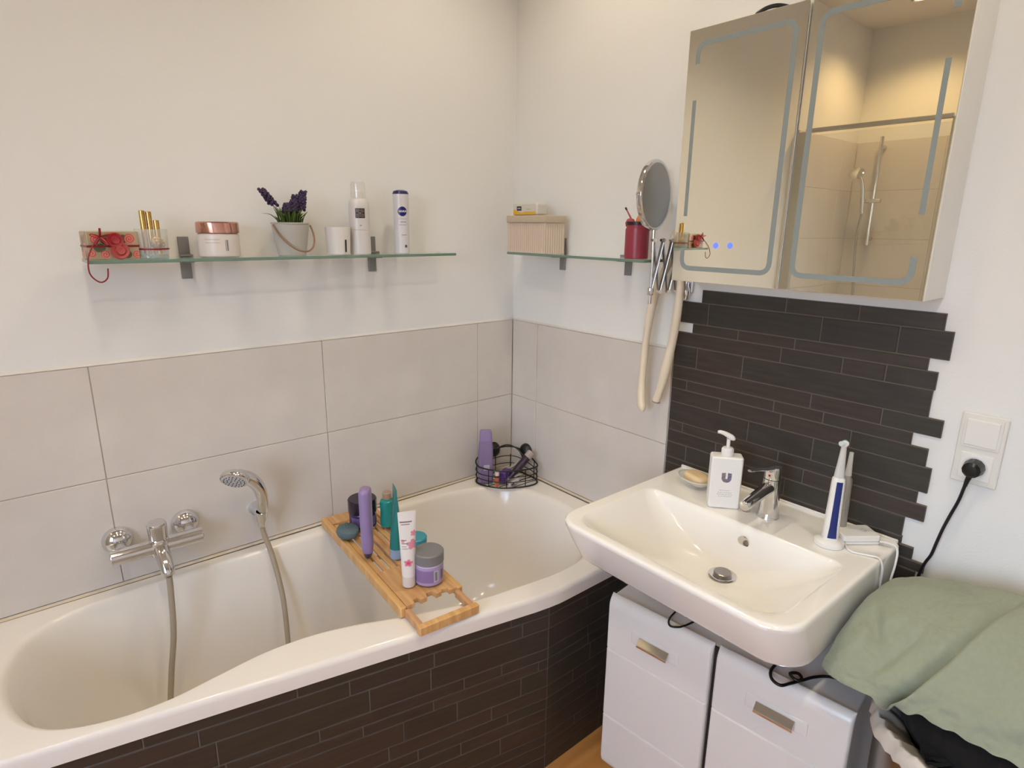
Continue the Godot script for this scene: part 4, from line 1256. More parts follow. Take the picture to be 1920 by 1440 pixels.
func build_shelf_things():
	var z := 0.062
	# gift box with roses and a ribbon
	var im := Image.create(96, 48, false, Image.FORMAT_RGB8)
	for y in 48:
		for x in 96:
			var c := Color(0.66, 0.60, 0.48)
			for f in [[14, 12, 10, 0.5], [52, 30, 13, 0.1], [80, 12, 11, 0.9], [30, 40, 9, 0.3], [92, 40, 9, 0.6], [4, 38, 8, 0.2]]:
				var d := Vector2(x - f[0], (y - f[1]) * 1.2)
				if d.length() < f[2]:
					c = Color(0.72, 0.26, 0.28).lerp(Color(0.88, 0.60, 0.52), 0.5 + 0.5 * sin(d.length() * 1.4 + d.angle() + f[3] * 6.0))
			for f in [[36, 14, 9], [66, 12, 8], [70, 40, 8], [20, 28, 8]]:
				var d := Vector2((x - f[0]) * 0.7, y - f[1])
				if d.length() < f[2] and c.r < 0.67:
					c = Color(0.34, 0.36, 0.25)
			im.set_pixel(x, y, c)
	var gm := printed(ImageTexture.create_from_image(im), 0.3)
	var g := thing("gift_box", "small rose patterned gift box tied with a red ribbon on the glass shelf", "gift box", Vector3(-1.293, SHELF_Y, z), 0.10)
	part(g, "box_body", rbox(0.104, 0.064, 0.06, 0.003, 2, -1.0, true), mt(Color(0.72, 0.68, 0.56), 0.4))
	part(g, "rose_print", sheet(0.100, 0.060), gm, Vector3(0, 0.032, 0.0304))
	part(g, "rose_print", sheet(0.056, 0.060), gm, Vector3(-0.0524, 0.032, 0), Vector3(0, -PI / 2, 0))
	var red := mt(Color(0.50, 0.07, 0.13), 0.4)
	part(g, "ribbon_band", join([at3(cbox(Vector3(0.1056, 0.005, 0.0006), 0.0002), Vector3(0, 0.030, 0.0308)), at3(cbox(Vector3(0.0006, 0.005, 0.0616), 0.0002), Vector3(-0.0528, 0.030, 0))]), red)
	var bowp := mt(Color(0.72, 0.20, 0.24), 0.4)
	for k in 5:
		var a := TAU * k / 5.0 + 0.3
		var p := []
		for i in 13:
			var s := TAU * i / 12.0
			p.append(Vector3(cos(a) * (0.011 - 0.011 * cos(s)), sin(a) * (0.010 - 0.010 * cos(s)) + 0.003 * sin(s), 0.010 * sin(s * 0.5) + 0.001))
		part(g, "bow_loop", tube(p, 0.0022, 6, false, 0.5), bowp if k % 2 == 0 else red, Vector3(-0.026, 0.050, 0.032))
	part(g, "rose", lathe([Vector2(0, 0), Vector2(0.012, 0.002), Vector2(0.018, 0.008), Vector2(0.016, 0.015), Vector2(0.010, 0.012), Vector2(0.008, 0.017), Vector2(0, 0.014)], 18), mt(Color(0.62, 0.17, 0.20), 0.5), Vector3(0.002, 0.044, 0.030), Vector3(PI / 2, 0, 0))
	part(g, "rose", lathe([Vector2(0, 0), Vector2(0.014, 0.002), Vector2(0.020, 0.008), Vector2(0.017, 0.015), Vector2(0.011, 0.012), Vector2(0.008, 0.017), Vector2(0, 0.014)], 18), mt(Color(0.70, 0.30, 0.28), 0.5), Vector3(0.010, 0.020, 0.030), Vector3(PI / 2, 0, 0))
	part(g, "ribbon_tail", tube(smooth([Vector3(-0.03, 0.048, 0.036), Vector3(-0.048, 0.025, 0.046), Vector3(-0.060, 0.0, 0.058), Vector3(-0.0615, -0.03, 0.066), Vector3(-0.045, -0.048, 0.066), Vector3(-0.030, -0.040, 0.066), Vector3(-0.026, -0.018, 0.066)], 6), 0.0016, 6), red)
	# glass tumbler with gold tubes
	var gl := thing("glass_tumbler", "clear glass tumbler with a red thread holding gold tubes", "tumbler", Vector3(-1.206, SHELF_Y, z + 0.002))
	part(gl, "tumbler_wall", lathe([Vector2(0.031, 0.008), Vector2(0.0335, 0.068), Vector2(0.0355, 0.069), Vector2(0.0335, 0.002), Vector2(0.032, 0.0), Vector2(0, 0.0)], 28), mats.clear)
	part(gl, "tumbler_base", lathe([Vector2(0, 0.0005), Vector2(0.031, 0.0005), Vector2(0.0315, 0.009), Vector2(0, 0.010)], 24), pane(Color(0.55, 0.72, 0.70), 0.45))
	part(gl, "thread", lathe([Vector2(0.0345, 0.0205), Vector2(0.0358, 0.0205), Vector2(0.0358, 0.0240), Vector2(0.0345, 0.0240)], 28), red)
	var gt := [[-0.013, -0.004, 0.112], [0.001, -0.006, 0.110], [0.014, 0.002, 0.090]]
	var desc := ["tallest gold lipstick tube standing in the glass tumbler", "gold lipstick tube in the middle of the glass tumbler", "shortest gold lipstick tube standing in the glass tumbler"]
	for i in 3:
		var lp := thing("lipstick_tube", desc[i], "lipstick", Vector3(-1.206 + gt[i][0], SHELF_Y + 0.0102, z + 0.002 + gt[i][1]), 0.0, "gold lipstick tubes")
		var h: float = gt[i][2] - 0.0102
		part(lp, "tube_body", lathe([Vector2(0, 0), Vector2(0.0060, 0), Vector2(0.0060, h * 0.55)], 14), mats.gold)
		part(lp, "cap", lathe([Vector2(0.0062, h * 0.55), Vector2(0.0065, h * 0.56), Vector2(0.0065, h - 0.001), Vector2(0.0055, h), Vector2(0, h)], 14), mats.gold)
	var tr := thing("gold_filigree", "ball of gold filigree wire inside the glass tumbler", "ornament", Vector3(-1.197, SHELF_Y + 0.034, z + 0.016))
	for k in 12:
		var p := []
		var ax := Vector3(rng.randf_range(-1, 1), rng.randf_range(-1, 1), rng.randf_range(-1, 1)).normalized()
		var bs := Basis(ax, rng.randf() * TAU)
		for i in 16:
			var a := TAU * i / 16
			p.append(bs * Vector3(cos(a) * 0.0130, sin(a) * 0.0150, 0.003 * sin(3 * a)))
		part(tr, "wire_loop", tube(p, 0.0019, 6, true), mats.gold)
	# cream jar
	var j := thing("body_cream_jar", "white cosmetic jar with shiny rose gold lid on the glass shelf", "jar", Vector3(-1.053, SHELF_Y, z))
	part(j, "jar_body", jar_mesh(0.050, 0.060), mt(Color(0.84, 0.81, 0.78), 0.3))
	part(j, "lid", lid_mesh(0.0505, 0.028), mats.rose_gold, Vector3(0, 0.0602, 0))
	part(j, "barcode", curved(0.0503, 0.0503, 0.015, 0.045, 0.02, 0.22, 5), printed(barcode(22, 60, Color(0.84, 0.82, 0.80), Color(0.18, 0.17, 0.17))))
	for yy in [0.036, 0.044]:
		part(j, "print_line", curved(0.0502, 0.0502, yy, yy + 0.0012, -0.95, -0.2, 8), mt(Color(0.66, 0.62, 0.60), 0.5))
	# bucket with lavender
	var b := thing("lavender_pot", "artificial lavender in a white metal bucket with a rope handle", "potted plant", Vector3(-0.863, SHELF_Y, z), 0.0)
	var bw := mt(Color(0.70, 0.69, 0.66), 0.5)
	var bp := [Vector2(0, 0), Vector2(0.036, 0), Vector2(0.0375, 0.002)]
	for k in 3:
		bp.append(Vector2(0.0455 + k * 0.0012, 0.056 + k * 0.008))
		bp.append(Vector2(0.0468 + k * 0.0012, 0.060 + k * 0.008))
	bp.append_array([Vector2(0.0490, 0.084), Vector2(0.0510, 0.086), Vector2(0.0512, 0.089), Vector2(0.0485, 0.089), Vector2(0.0440, 0.060), Vector2(0.0420, 0.055), Vector2(0, 0.055)])
	part(b, "bucket", lathe(bp, 36, 25.0), bw)
	part(b, "soil", lathe([Vector2(0, 0.074), Vector2(0.045, 0.076), Vector2(0.045, 0.070), Vector2(0, 0.070)], 24), mt(Color(0.13, 0.10, 0.07), 0.95))
	var rope := []
	for i in 21:
		var a := PI * i / 20.0
		rope.append(Vector3(0.0515 * cos(a) + 0.014 * sin(a), 0.082 - 0.070 * sin(a), 0.012 + 0.047 * sin(a)))
	part(b, "rope_handle", tube(rope, 0.0024, 8), mt(Color(0.55, 0.42, 0.34), 0.9))
	var leaves := []
	for i in 130:
		var a := rng.randf() * TAU
		var r0 := rng.randf() * 0.034
		var hgt := rng.randf_range(0.028, 0.060)
		var out := rng.randf_range(0.006, 0.030)
		var p0 := Vector3(r0 * cos(a), 0.074, r0 * sin(a))
		var p1 := p0 + Vector3(cos(a) * out * 0.3, hgt * 0.6, sin(a) * out * 0.3)
		var p2 := p0 + Vector3(cos(a) * out, hgt, sin(a) * out)
		leaves.append(tube(smooth([p0, p1, p2], 3), [0.0018, 0.0030, 0.0036, 0.0034, 0.0027, 0.0017, 0.0004], 5, false, 0.35))
	leaves.append(tube(smooth([Vector3(-0.03, 0.085, 0.01), Vector3(-0.055, 0.108, 0.015), Vector3(-0.082, 0.112, 0.018)], 3), [0.002, 0.0028, 0.003, 0.0028, 0.002, 0.0015, 0.0004], 5, false, 0.35))
	var lf := part(b, "foliage", join(leaves), mt(Color(0.30, 0.40, 0.16), 0.6))
	lf.set_meta("kind", "stuff")
	for e in [[Vector3(-0.020, 0.095, 0.01), Vector3(-0.075, 0.172, 0.012), 1.0], [Vector3(-0.015, 0.09, 0.015), Vector3(-0.012, 0.136, 0.02), 0.8], [Vector3(0.010, 0.09, 0.0), Vector3(0.020, 0.160, 0.002), 1.0], [Vector3(0.018, 0.09, -0.01), Vector3(0.048, 0.172, -0.012), 1.1], [Vector3(0.02, 0.09, 0.012), Vector3(0.034, 0.155, 0.018), 0.9], [Vector3(0.0, 0.09, 0.02), Vector3(0.004, 0.145, 0.026), 0.8]]:
		var a: Vector3 = e[0]
		var c: Vector3 = e[1]
		var sp := part(b, "flower_spike", tube([a, a.lerp(c, 0.5), c], 0.0011, 6), mt(Color(0.25, 0.33, 0.15), 0.6))
		var fl := []
		var d := (c - a).normalized()
		for i in int(40 * e[2]):
			var s: float = 0.45 + 0.55 * i / (40 * e[2])
			var ang := i * 2.4
			var sd: Vector3 = Vector3(cos(ang), 0.35, sin(ang)) * (0.0105 * (1.25 - s * 0.6))
			fl.append(at3(lathe([Vector2(0, -0.0042), Vector2(0.0044, -0.001), Vector2(0.0046, 0.002), Vector2(0, 0.0056)], 6), a.lerp(c, s) + sd, Vector3(rng.randf() * 2, rng.randf() * 2, rng.randf() * 2)))
		var bl := part(sp, "blossoms", join(fl), mt(Color(0.22, 0.16, 0.29), 0.7))
		bl.set_meta("kind", "stuff")
	# candle glass
	var cg := thing("candle_glass", "plain white candle tumbler beside the aerosol can", "candle", Vector3(-0.727, SHELF_Y, z + 0.004))
	part(cg, "tumbler", lathe([Vector2(0, 0), Vector2(0.031, 0), Vector2(0.033, 0.002), Vector2(0.0365, 0.076), Vector2(0.0360, 0.078), Vector2(0.0345, 0.077), Vector2(0.033, 0.055), Vector2(0, 0.055)], 36), mt(Color(0.86, 0.84, 0.82), 0.3))
	part(cg, "label_strip", curved(0.0352, 0.0362, 0.008, 0.043, 0.12, 0.28, 4), mt(Color(0.16, 0.13, 0.12), 0.5))
	part(cg, "wick", tube([Vector3(0, 0.055, 0), Vector3(0.001, 0.064, 0)], 0.0008, 6), mats.dark)
	# aerosol can with clear cap
	var ac := thing("aerosol_can", "tall white aerosol can with clear cap and dark square emblem", "spray can", Vector3(-0.655, SHELF_Y, z), -0.35)
	part(ac, "can", lathe([Vector2(0, 0), Vector2(0.029, 0), Vector2(0.0305, 0.002), Vector2(0.0305, 0.135), Vector2(0.029, 0.148), Vector2(0.024, 0.158), Vector2(0.020, 0.160)], 36), mt(Color(0.82, 0.80, 0.79), 0.3))
	part(ac, "spray_head", lathe([Vector2(0.011, 0.160), Vector2(0.011, 0.178), Vector2(0.009, 0.182), Vector2(0, 0.183)], 20), mats.white_plastic)
	part(ac, "clear_cap", lathe([Vector2(0.0205, 0.1602), Vector2(0.0215, 0.162), Vector2(0.0205, 0.200), Vector2(0.0185, 0.207), Vector2(0, 0.209)], 30), pane(Color(0.88, 0.86, 0.84), 0.30))
	var em := Image.create(48, 48, false, Image.FORMAT_RGB8)
	em.fill(Color(0.20, 0.155, 0.15))
	var pale := Color(0.62, 0.57, 0.56)
	for r in [[15, 2, 2, 44], [31, 2, 2, 44], [4, 14, 10, 2], [4, 30, 10, 2], [34, 14, 10, 2], [34, 30, 10, 2], [20, 8, 8, 3], [22, 18, 4, 14], [20, 36, 8, 3], [8, 5, 2, 8], [8, 34, 2, 9], [38, 5, 2, 8], [38, 34, 2, 9]]:
		em.fill_rect(Rect2i(r[0], r[1], r[2], r[3]), pale)
	part(ac, "emblem", curved(0.0308, 0.0308, 0.104, 0.132, -0.46, 0.46, 8), printed(ImageTexture.create_from_image(em)))
	part(ac, "print_line", curved(0.0307, 0.0307, 0.070, 0.0712, -0.7, 0.6, 8), mt(Color(0.62, 0.60, 0.60), 0.5))
	part(ac, "print_line", curved(0.0307, 0.0307, 0.082, 0.0845, -0.08, 0.10, 4), mt(Color(0.50, 0.48, 0.48), 0.5))
	# deodorant
	var dz := thing("deodorant_spray", "slim white deodorant spray with blue cap and blue round emblem", "spray can", Vector3(-0.513, SHELF_Y, z), -0.34)
	part(dz, "can", lathe([Vector2(0, 0), Vector2(0.0225, 0), Vector2(0.0240, 0.002), Vector2(0.0235, 0.06), Vector2(0.0240, 0.13), Vector2(0.0245, 0.178)], 32), mt(Color(0.82, 0.81, 0.82), 0.3))
	part(dz, "cap", lathe([Vector2(0.0245, 0.1785), Vector2(0.0248, 0.180), Vector2(0.0215, 0.187), Vector2(0.012, 0.1905), Vector2(0, 0.191)], 32), mt(Color(0.13, 0.12, 0.36), 0.3))
	var dm := Image.create(64, 64, false, Image.FORMAT_RGBA8)
	dm.fill(Color(0.82, 0.81, 0.82, 1.0))
	for y in 64:
		for x in 64:
			if Vector2(x - 31.5, y - 31.5).length() < 31:
				dm.set_pixel(x, y, Color(0.08, 0.09, 0.42))
	part(dz, "emblem", curved(0.0243, 0.0243, 0.112, 0.1415, -0.62, 0.62, 10), printed(ImageTexture.create_from_image(dm), 0.3))
	part(dz, "brand_print", text("NIVEA", 0.0082), mt(Color(0.88, 0.88, 0.92), 0.4), Vector3(0, 0.1270, 0.0247))
	for e in [[0.104, -0.6, 0.6, 0.0012], [0.094, -0.3, 0.5, 0.0025], [0.086, -0.5, 0.5, 0.0014], [0.055, -0.2, 0.5, 0.002]]:
		part(dz, "print_line", curved(0.0241, 0.0241, e[0], e[0] + e[3], e[1], e[2], 6), mt(Color(0.55, 0.55, 0.60), 0.5))
	part(dz, "print_dot", curved(0.0243, 0.0243, 0.018, 0.026, 0.20, 0.52, 4), mt(Color(0.30, 0.30, 0.36), 0.5))
	# pleated storage box with lid
	var sb := thing("storage_box", "cream pleated storage box with lid on the short glass shelf", "box", Vector3(-0.075, SHELF_Y, 0.204), -PI / 2)
	var poly := []
	var rr := []
	for y in [0.0, 0.098]:
		var ring := PackedVector3Array()
		for s in [[Vector2(-0.095, 0.044), Vector2(0.095, 0.044)], [Vector2(0.095, 0.044), Vector2(0.095, -0.044)], [Vector2(0.095, -0.044), Vector2(-0.095, -0.044)], [Vector2(-0.095, -0.044), Vector2(-0.095, 0.044)]]:
			var d: Vector2 = s[1] - s[0]
			var n := int(d.length() / 0.005)
			var nn := Vector2(-d.y, d.x).normalized()
			for i in n:
				var q: Vector2 = s[0] + d * (float(i) / n) + nn * (0.0016 if i % 2 == 0 else 0.0)
				ring.append(Vector3(q.x, y, q.y))
		rr.append(ring)
	part(sb, "box_body", loft(rr, true, true, 15.0), mt(Color(0.80, 0.73, 0.66), 0.7))
	part(sb, "lid", rbox(0.199, 0.024, 0.097, 0.003, 2, -1.0, true), mt(Color(0.74, 0.68, 0.59), 0.7), Vector3(0, 0.0985, 0))
	var pk := thing("tissue_packet", "white and yellow packet with a dark label on the storage box", "packet", Vector3(-0.078, SHELF_Y + 0.123, 0.176), -PI / 2)
	part(pk, "packet_body", rbox(0.125, 0.040, 0.050, 0.008, 3, -1.0, true), mt(Color(0.80, 0.78, 0.74), 0.35))
	var pi := Image.create(120, 40, false, Image.FORMAT_RGB8)
	pi.fill(Color(0.80, 0.78, 0.74))
	for x in 120:
		var hgt := int(8 + 14.0 * clampf(1.0 - x / 40.0, 0, 1) + (0 if x < 62 else 3))
		pi.fill_rect(Rect2i(x, 40 - hgt, 1, hgt), Color(0.86, 0.66, 0.16))
	pi.fill_rect(Rect2i(20, 8, 26, 17), Color(0.10, 0.11, 0.10))
	pi.fill_rect(Rect2i(24, 14, 17, 4), Color(0.66, 0.70, 0.72))
	pi.fill_rect(Rect2i(72, 18, 22, 3), Color(0.68, 0.68, 0.58))
	part(pk, "printed_face", sheet(0.112, 0.034), printed(ImageTexture.create_from_image(pi)), Vector3(-0.002, 0.0195, 0.0253))
	# red can with brushes
	var rc := thing("brush_can", "raspberry red metal can with screw neck holding brushes", "can", Vector3(-0.066, SHELF_Y, 0.634), 0.0)
	var rd := mt(Color(0.57, 0.19, 0.25), 0.35)
	part(rc, "can", lathe([Vector2(0, 0), Vector2(0.0335, 0), Vector2(0.0345, 0.002), Vector2(0.0345, 0.082), Vector2(0.032, 0.086), Vector2(0.0315, 0.094), Vector2(0.030, 0.094), Vector2(0.0305, 0.08), Vector2(0, 0.06)], 36), rd)
	part(rc, "dark_neck", lathe([Vector2(0.0300, 0.0935), Vector2(0.0335, 0.0945), Vector2(0.0335, 0.103), Vector2(0.0300, 0.104), Vector2(0.0290, 0.0935)], 36), mt(Color(0.14, 0.07, 0.08), 0.4))
	var br := thing("cosmetic_brush", "thin pink handled brush sticking out of the red can", "brush")
	part(br, "handle", tube([Vector3(-0.066, 1.535, 0.632), Vector3(-0.072, 1.575, 0.612), Vector3(-0.078, 1.598, 0.600)], [0.0030, 0.0028, 0.0022], 8), mt(Color(0.70, 0.30, 0.36), 0.4))
	part(br, "tip", tube([Vector3(-0.078, 1.598, 0.600), Vector3(-0.080, 1.604, 0.597), Vector3(-0.0805, 1.606, 0.5965)], [0.0026, 0.0030, 0.001], 8), mats.dark)
	var pw := thing("powder_puff", "pink sponge sticking out of the red can", "sponge", Vector3(-0.078, SHELF_Y + 0.094, 0.616))
	part(pw, "puff", lathe([Vector2(0, -0.01), Vector2(0.013, -0.004), Vector2(0.0150, 0.006), Vector2(0.010, 0.016), Vector2(0, 0.020)], 18), mt(Color(0.66, 0.30, 0.36), 0.9))
	var og := thing("makeup_sponge", "orange teardrop makeup sponge in the red can", "sponge", Vector3(-0.066, SHELF_Y + 0.092, 0.640))
	part(og, "sponge", lathe([Vector2(0, -0.016), Vector2(0.012, -0.008), Vector2(0.0135, 0.006), Vector2(0.010, 0.020), Vector2(0.004, 0.032), Vector2(0, 0.036)], 18), mt(Color(0.84, 0.47, 0.22), 0.85))

# ---------------------------------------------------------------- things on the washbasin

func build_basin_things():
	var Y := 0.8502
	var sd := thing("soap_dish", "oval clear glass soap dish at the corner of the washbasin", "soap dish", Vector3(-0.094, Y, 0.915), -0.30)
	var dish := []
	for e in [[0.0, 0.036, 0.027], [0.002, 0.041, 0.031], [0.014, 0.051, 0.039], [0.026, 0.056, 0.044], [0.0262, 0.053, 0.041], [0.014, 0.047, 0.036], [0.006, 0.036, 0.026]]:
		var r := PackedVector3Array()
		for j in 36:
			var a := TAU * j / 36
			r.append(Vector3(e[2] * cos(a), e[0], e[1] * sin(a)))
		dish.append(r)
	var dishm := mt(Color(0.93, 0.94, 0.90), 0.03)
	dishm.refraction_enabled = true
	dishm.refraction_scale = 0.05
	part(sd, "dish", loft(dish, true, true, 50.0), mats.clear)
	part(sd, "dish_rim", tube(dish_loop(0.0425, 0.0545, 0.0262), 0.0018, 8, true), mt(Color(0.80, 0.80, 0.74), 0.1))
	var so := thing("soap_bar", "cream coloured soap bar in the glass dish", "soap", Vector3(-0.094, Y + 0.0072, 0.917), -0.30)
	part(so, "bar", rbox(0.050, 0.030, 0.076, 0.012, 4, 0.020, true), mt(Color(0.86, 0.75, 0.58), 0.45))
	# soap dispenser
	var d := thing("soap_dispenser", "flat white soap dispenser bottle with pump beside the tap", "dispenser", Vector3(-0.148, Y, 1.032), -0.877)
	part(d, "bottle_body", rbox(0.078, 0.140, 0.042, 0.005, 3, 0.007, true), mats.white_plastic)
	part(d, "collar", lathe([Vector2(0.0135, 0.1395), Vector2(0.0145, 0.141), Vector2(0.0142, 0.157), Vector2(0.0125, 0.160), Vector2(0.006, 0.161)], 24), mats.white_plastic)
	var rib := []
	for k in 20:
		var a := TAU * k / 20
		rib.append(at3(box(Vector3(0.0012, 0.014, 0.0012)), Vector3(0.0145 * cos(a), 0.149, 0.0145 * sin(a)), Vector3(0, -a, 0)))
	part(d, "collar_ribs", join(rib), mats.white_plastic)
	part(d, "pump_stem", lathe([Vector2(0.0048, 0.159), Vector2(0.0048, 0.182), Vector2(0.0060, 0.184)], 16), mats.white_plastic)
	part(d, "pump_nozzle", tube(smooth([Vector3(0.014, 0.182, 0.0), Vector3(0.004, 0.189, 0.001), Vector3(-0.010, 0.197, 0.003), Vector3(-0.022, 0.2015, 0.005), Vector3(-0.029, 0.2015, 0.006)], 4), [0.0035, 0.0052, 0.0064, 0.0070, 0.0070, 0.0068, 0.0065, 0.0062, 0.0058, 0.0054, 0.0050, 0.0048, 0.0046, 0.0043, 0.0041, 0.0039, 0.0036], 14, false, 1.0), mats.white_plastic)
	var im := Image.create(96, 144, false, Image.FORMAT_RGB8)
	var bg := Color(0.90, 0.89, 0.87)
	im.fill(bg)
	for y in 144:
		for x in 96:
			var px := (x - 48.0) * 1.3
			var py := (y - 40.0) * 1.3
			var inu := false
			if py < 8 and py > -18 + absf(px) * 0.1 and absf(absf(px) - 13.0) < 8.5 + (8 - py) * 0.02:
				inu = true
			if py >= 8 and Vector2(px, py - 8).length() < 21.5 and Vector2(px, (py - 8) * 1.2).length() > 5.0:
				inu = true
			if inu:
				var k := 0.5 + 0.5 * sin(x * 0.9) * cos(y * 0.8) + 0.2 * sin(x * 0.31 + y * 0.43)
				var c1 := Color(0.30, 0.28, 0.42) if px > 0 else Color(0.40, 0.33, 0.36)
				im.set_pixel(x, y, c1.lerp(Color(0.64, 0.60, 0.64), clampf(k, 0, 1) * 0.7))
	var small := [[30, 92, 34], [24, 100, 48], [22, 107, 52], [26, 114, 44]]
	for r in small:
		var x: int = r[0]
		while x < r[0] + r[2]:
			var k := rng.randi_range(2, 6)
			im.fill_rect(Rect2i(x, r[1], mini(k, r[0] + r[2] - x), 2), Color(0.66, 0.65, 0.66))
			x += k + 2
	part(d, "front_print", sheet(0.070, 0.105), printed(ImageTexture.create_from_image(im), 0.3), Vector3(0, 0.066, 0.0213))
	# electric toothbrush on its charger
	var tb := thing("electric_toothbrush", "white electric toothbrush with blue stripe standing on a round charger", "toothbrush", Vector3(-0.136, Y, 1.298), -0.95)
	part(tb, "charger_foot", lathe([Vector2(0, 0), Vector2(0.030, 0), Vector2(0.0315, 0.002), Vector2(0.031, 0.010), Vector2(0.024, 0.014), Vector2(0.019, 0.016), Vector2(0, 0.017)], 36), mats.white_plastic)
	var hr := []
	for e in [[0.014, 0.0170, 0.0155], [0.05, 0.0160, 0.0148], [0.10, 0.0146, 0.0138], [0.15, 0.0136, 0.0130], [0.162, 0.0126, 0.0120], [0.166, 0.0095, 0.0095]]:
		hr.append(rring(e[0], e[1], e[2], e[2] * 0.8, 5))
	var hd := part(tb, "handle", loft(hr, true, true, 45.0), mats.white_plastic)
	var sr := []
	for e in [[0.022, 0.0092, 0.0157], [0.05, 0.0076, 0.0150], [0.10, 0.0066, 0.0140], [0.157, 0.0062, 0.0131]]:
		var r := PackedVector3Array()
		for p in [Vector2(-1, 0.0), Vector2(-1, 1), Vector2(0, 1.06), Vector2(1, 1), Vector2(1, 0.0)]:
			r.append(Vector3(p.x * e[1], e[0], (e[2] + 0.0003) * p.y))
		sr.append(r)
	part(hd, "blue_stripe", loft(sr, true, true, 40.0), mt(Color(0.09, 0.16, 0.42), 0.4))
	var bh := part(tb, "brush_neck", tube([Vector3(0, 0.164, 0), Vector3(0, 0.168, 0), Vector3(0, 0.20, 0), Vector3(0, 0.238, 0.001), Vector3(0, 0.247, 0.001)], [0.0095, 0.0108, 0.0080, 0.0056, 0.0062], 16), mt(Color(0.80, 0.79, 0.77), 0.3))
	part(bh, "brush_plate", lathe([Vector2(0, -0.004), Vector2(0.0064, -0.004), Vector2(0.0068, -0.001), Vector2(0.0068, 0.004), Vector2(0, 0.005)], 18), mats.white_plastic, Vector3(0, 0.246, 0.004), Vector3(PI / 2, 0, -0.3))
	part(bh, "bristles", lathe([Vector2(0.0054, 0), Vector2(0.0058, 0.009), Vector2(0.0046, 0.010), Vector2(0, 0.0095)], 16), mt(Color(0.80, 0.84, 0.84), 0.8), Vector3(-0.003, 0.2465, 0.006), Vector3(PI / 2, 0, 0.9))
	part(bh, "green_mark", lathe([Vector2(0, 0), Vector2(0.0045, 0), Vector2(0.004, 0.001), Vector2(0, 0.0012)], 12), mt(Color(0.20, 0.55, 0.45), 0.4), Vector3(0.001, 0.2515, 0.003), Vector3(0.3, 0, 0))
	# second toothbrush handle and its charger box
	var cb := thing("charger_box", "small white charger block with round emblem behind the toothbrush", "charger", Vector3(-0.064, Y, 1.326), -0.665)
	part(cb, "block", rbox(0.086, 0.022, 0.058, 0.003, 2, 0.006, true), mats.white_plastic)
	part(cb, "emblem", tube(dish_loop(0.006, 0.006, 0.0222), 0.0006, 6, true), mt(Color(0.62, 0.62, 0.64), 0.4), Vector3(0.018, 0, 0.0))
	part(cb, "seam", cbox(Vector3(0.0866, 0.001, 0.0586), 0.0003), mt(Color(0.55, 0.54, 0.52), 0.5), Vector3(0, 0.0085, 0))
	var t2 := thing("silver_toothbrush", "silver grey toothbrush handle standing on the charger block", "toothbrush", Vector3(-0.064, Y + 0.0222, 1.2905))
	part(t2, "handle", lathe([Vector2(0, 0), Vector2(0.0128, 0), Vector2(0.0132, 0.002), Vector2(0.0126, 0.05), Vector2(0.0112, 0.115), Vector2(0.0070, 0.124), Vector2(0.0060, 0.126)], 28), mt(Color(0.66, 0.64, 0.62), 0.32, 0.55))
	part(t2, "button_panel", curved(0.0130, 0.0126, 0.010, 0.045, -1.25, -0.75, 5), mt(Color(0.40, 0.38, 0.36), 0.4))
	part(t2, "brush_neck", tube([Vector3(0, 0.126, 0), Vector3(0, 0.15, 0), Vector3(0, 0.182, 0)], [0.0075, 0.006, 0.0045], 14), mt(Color(0.78, 0.77, 0.75), 0.3))
	var cc := thing("charger_cable", "white charger cable hanging over the washbasin edge", "cable")
	part(cc, "cord", tube(smooth([Vector3(-0.105, Y + 0.003, 1.318), Vector3(-0.135, Y + 0.0025, 1.345), Vector3(-0.125, Y + 0.0025, 1.375), Vector3(-0.118, Y + 0.002, 1.398), Vector3(-0.115, Y - 0.02, 1.4065), Vector3(-0.108, Y - 0.06, 1.406), Vector3(-0.108, Y - 0.10, 1.409), Vector3(-0.108, Y - 0.125, 1.413)], 6), 0.0022, 8), mats.white_plastic)
	var c2 := thing("second_charger_cable", "white cable from the charger block looping down past the washbasin corner", "cable")
	part(c2, "cord", tube(smooth([Vector3(-0.052, Y + 0.010, 1.374), Vector3(-0.044, Y + 0.010, 1.392), Vector3(-0.042, Y + 0.002, 1.408), Vector3(-0.050, Y - 0.03, 1.412), Vector3(-0.065, Y - 0.07, 1.412), Vector3(-0.072, Y - 0.11, 1.414), Vector3(-0.05, Y - 0.13, 1.424)], 6), 0.0024, 8), mats.white_plastic)

func dish_loop(rx: float, rz: float, y: float) -> Array:
	var p := []
	for j in 36:
		var a := TAU * j / 36
		p.append(Vector3(rx * cos(a), y, rz * sin(a)))
	return p

# ---------------------------------------------------------------- switch and socket

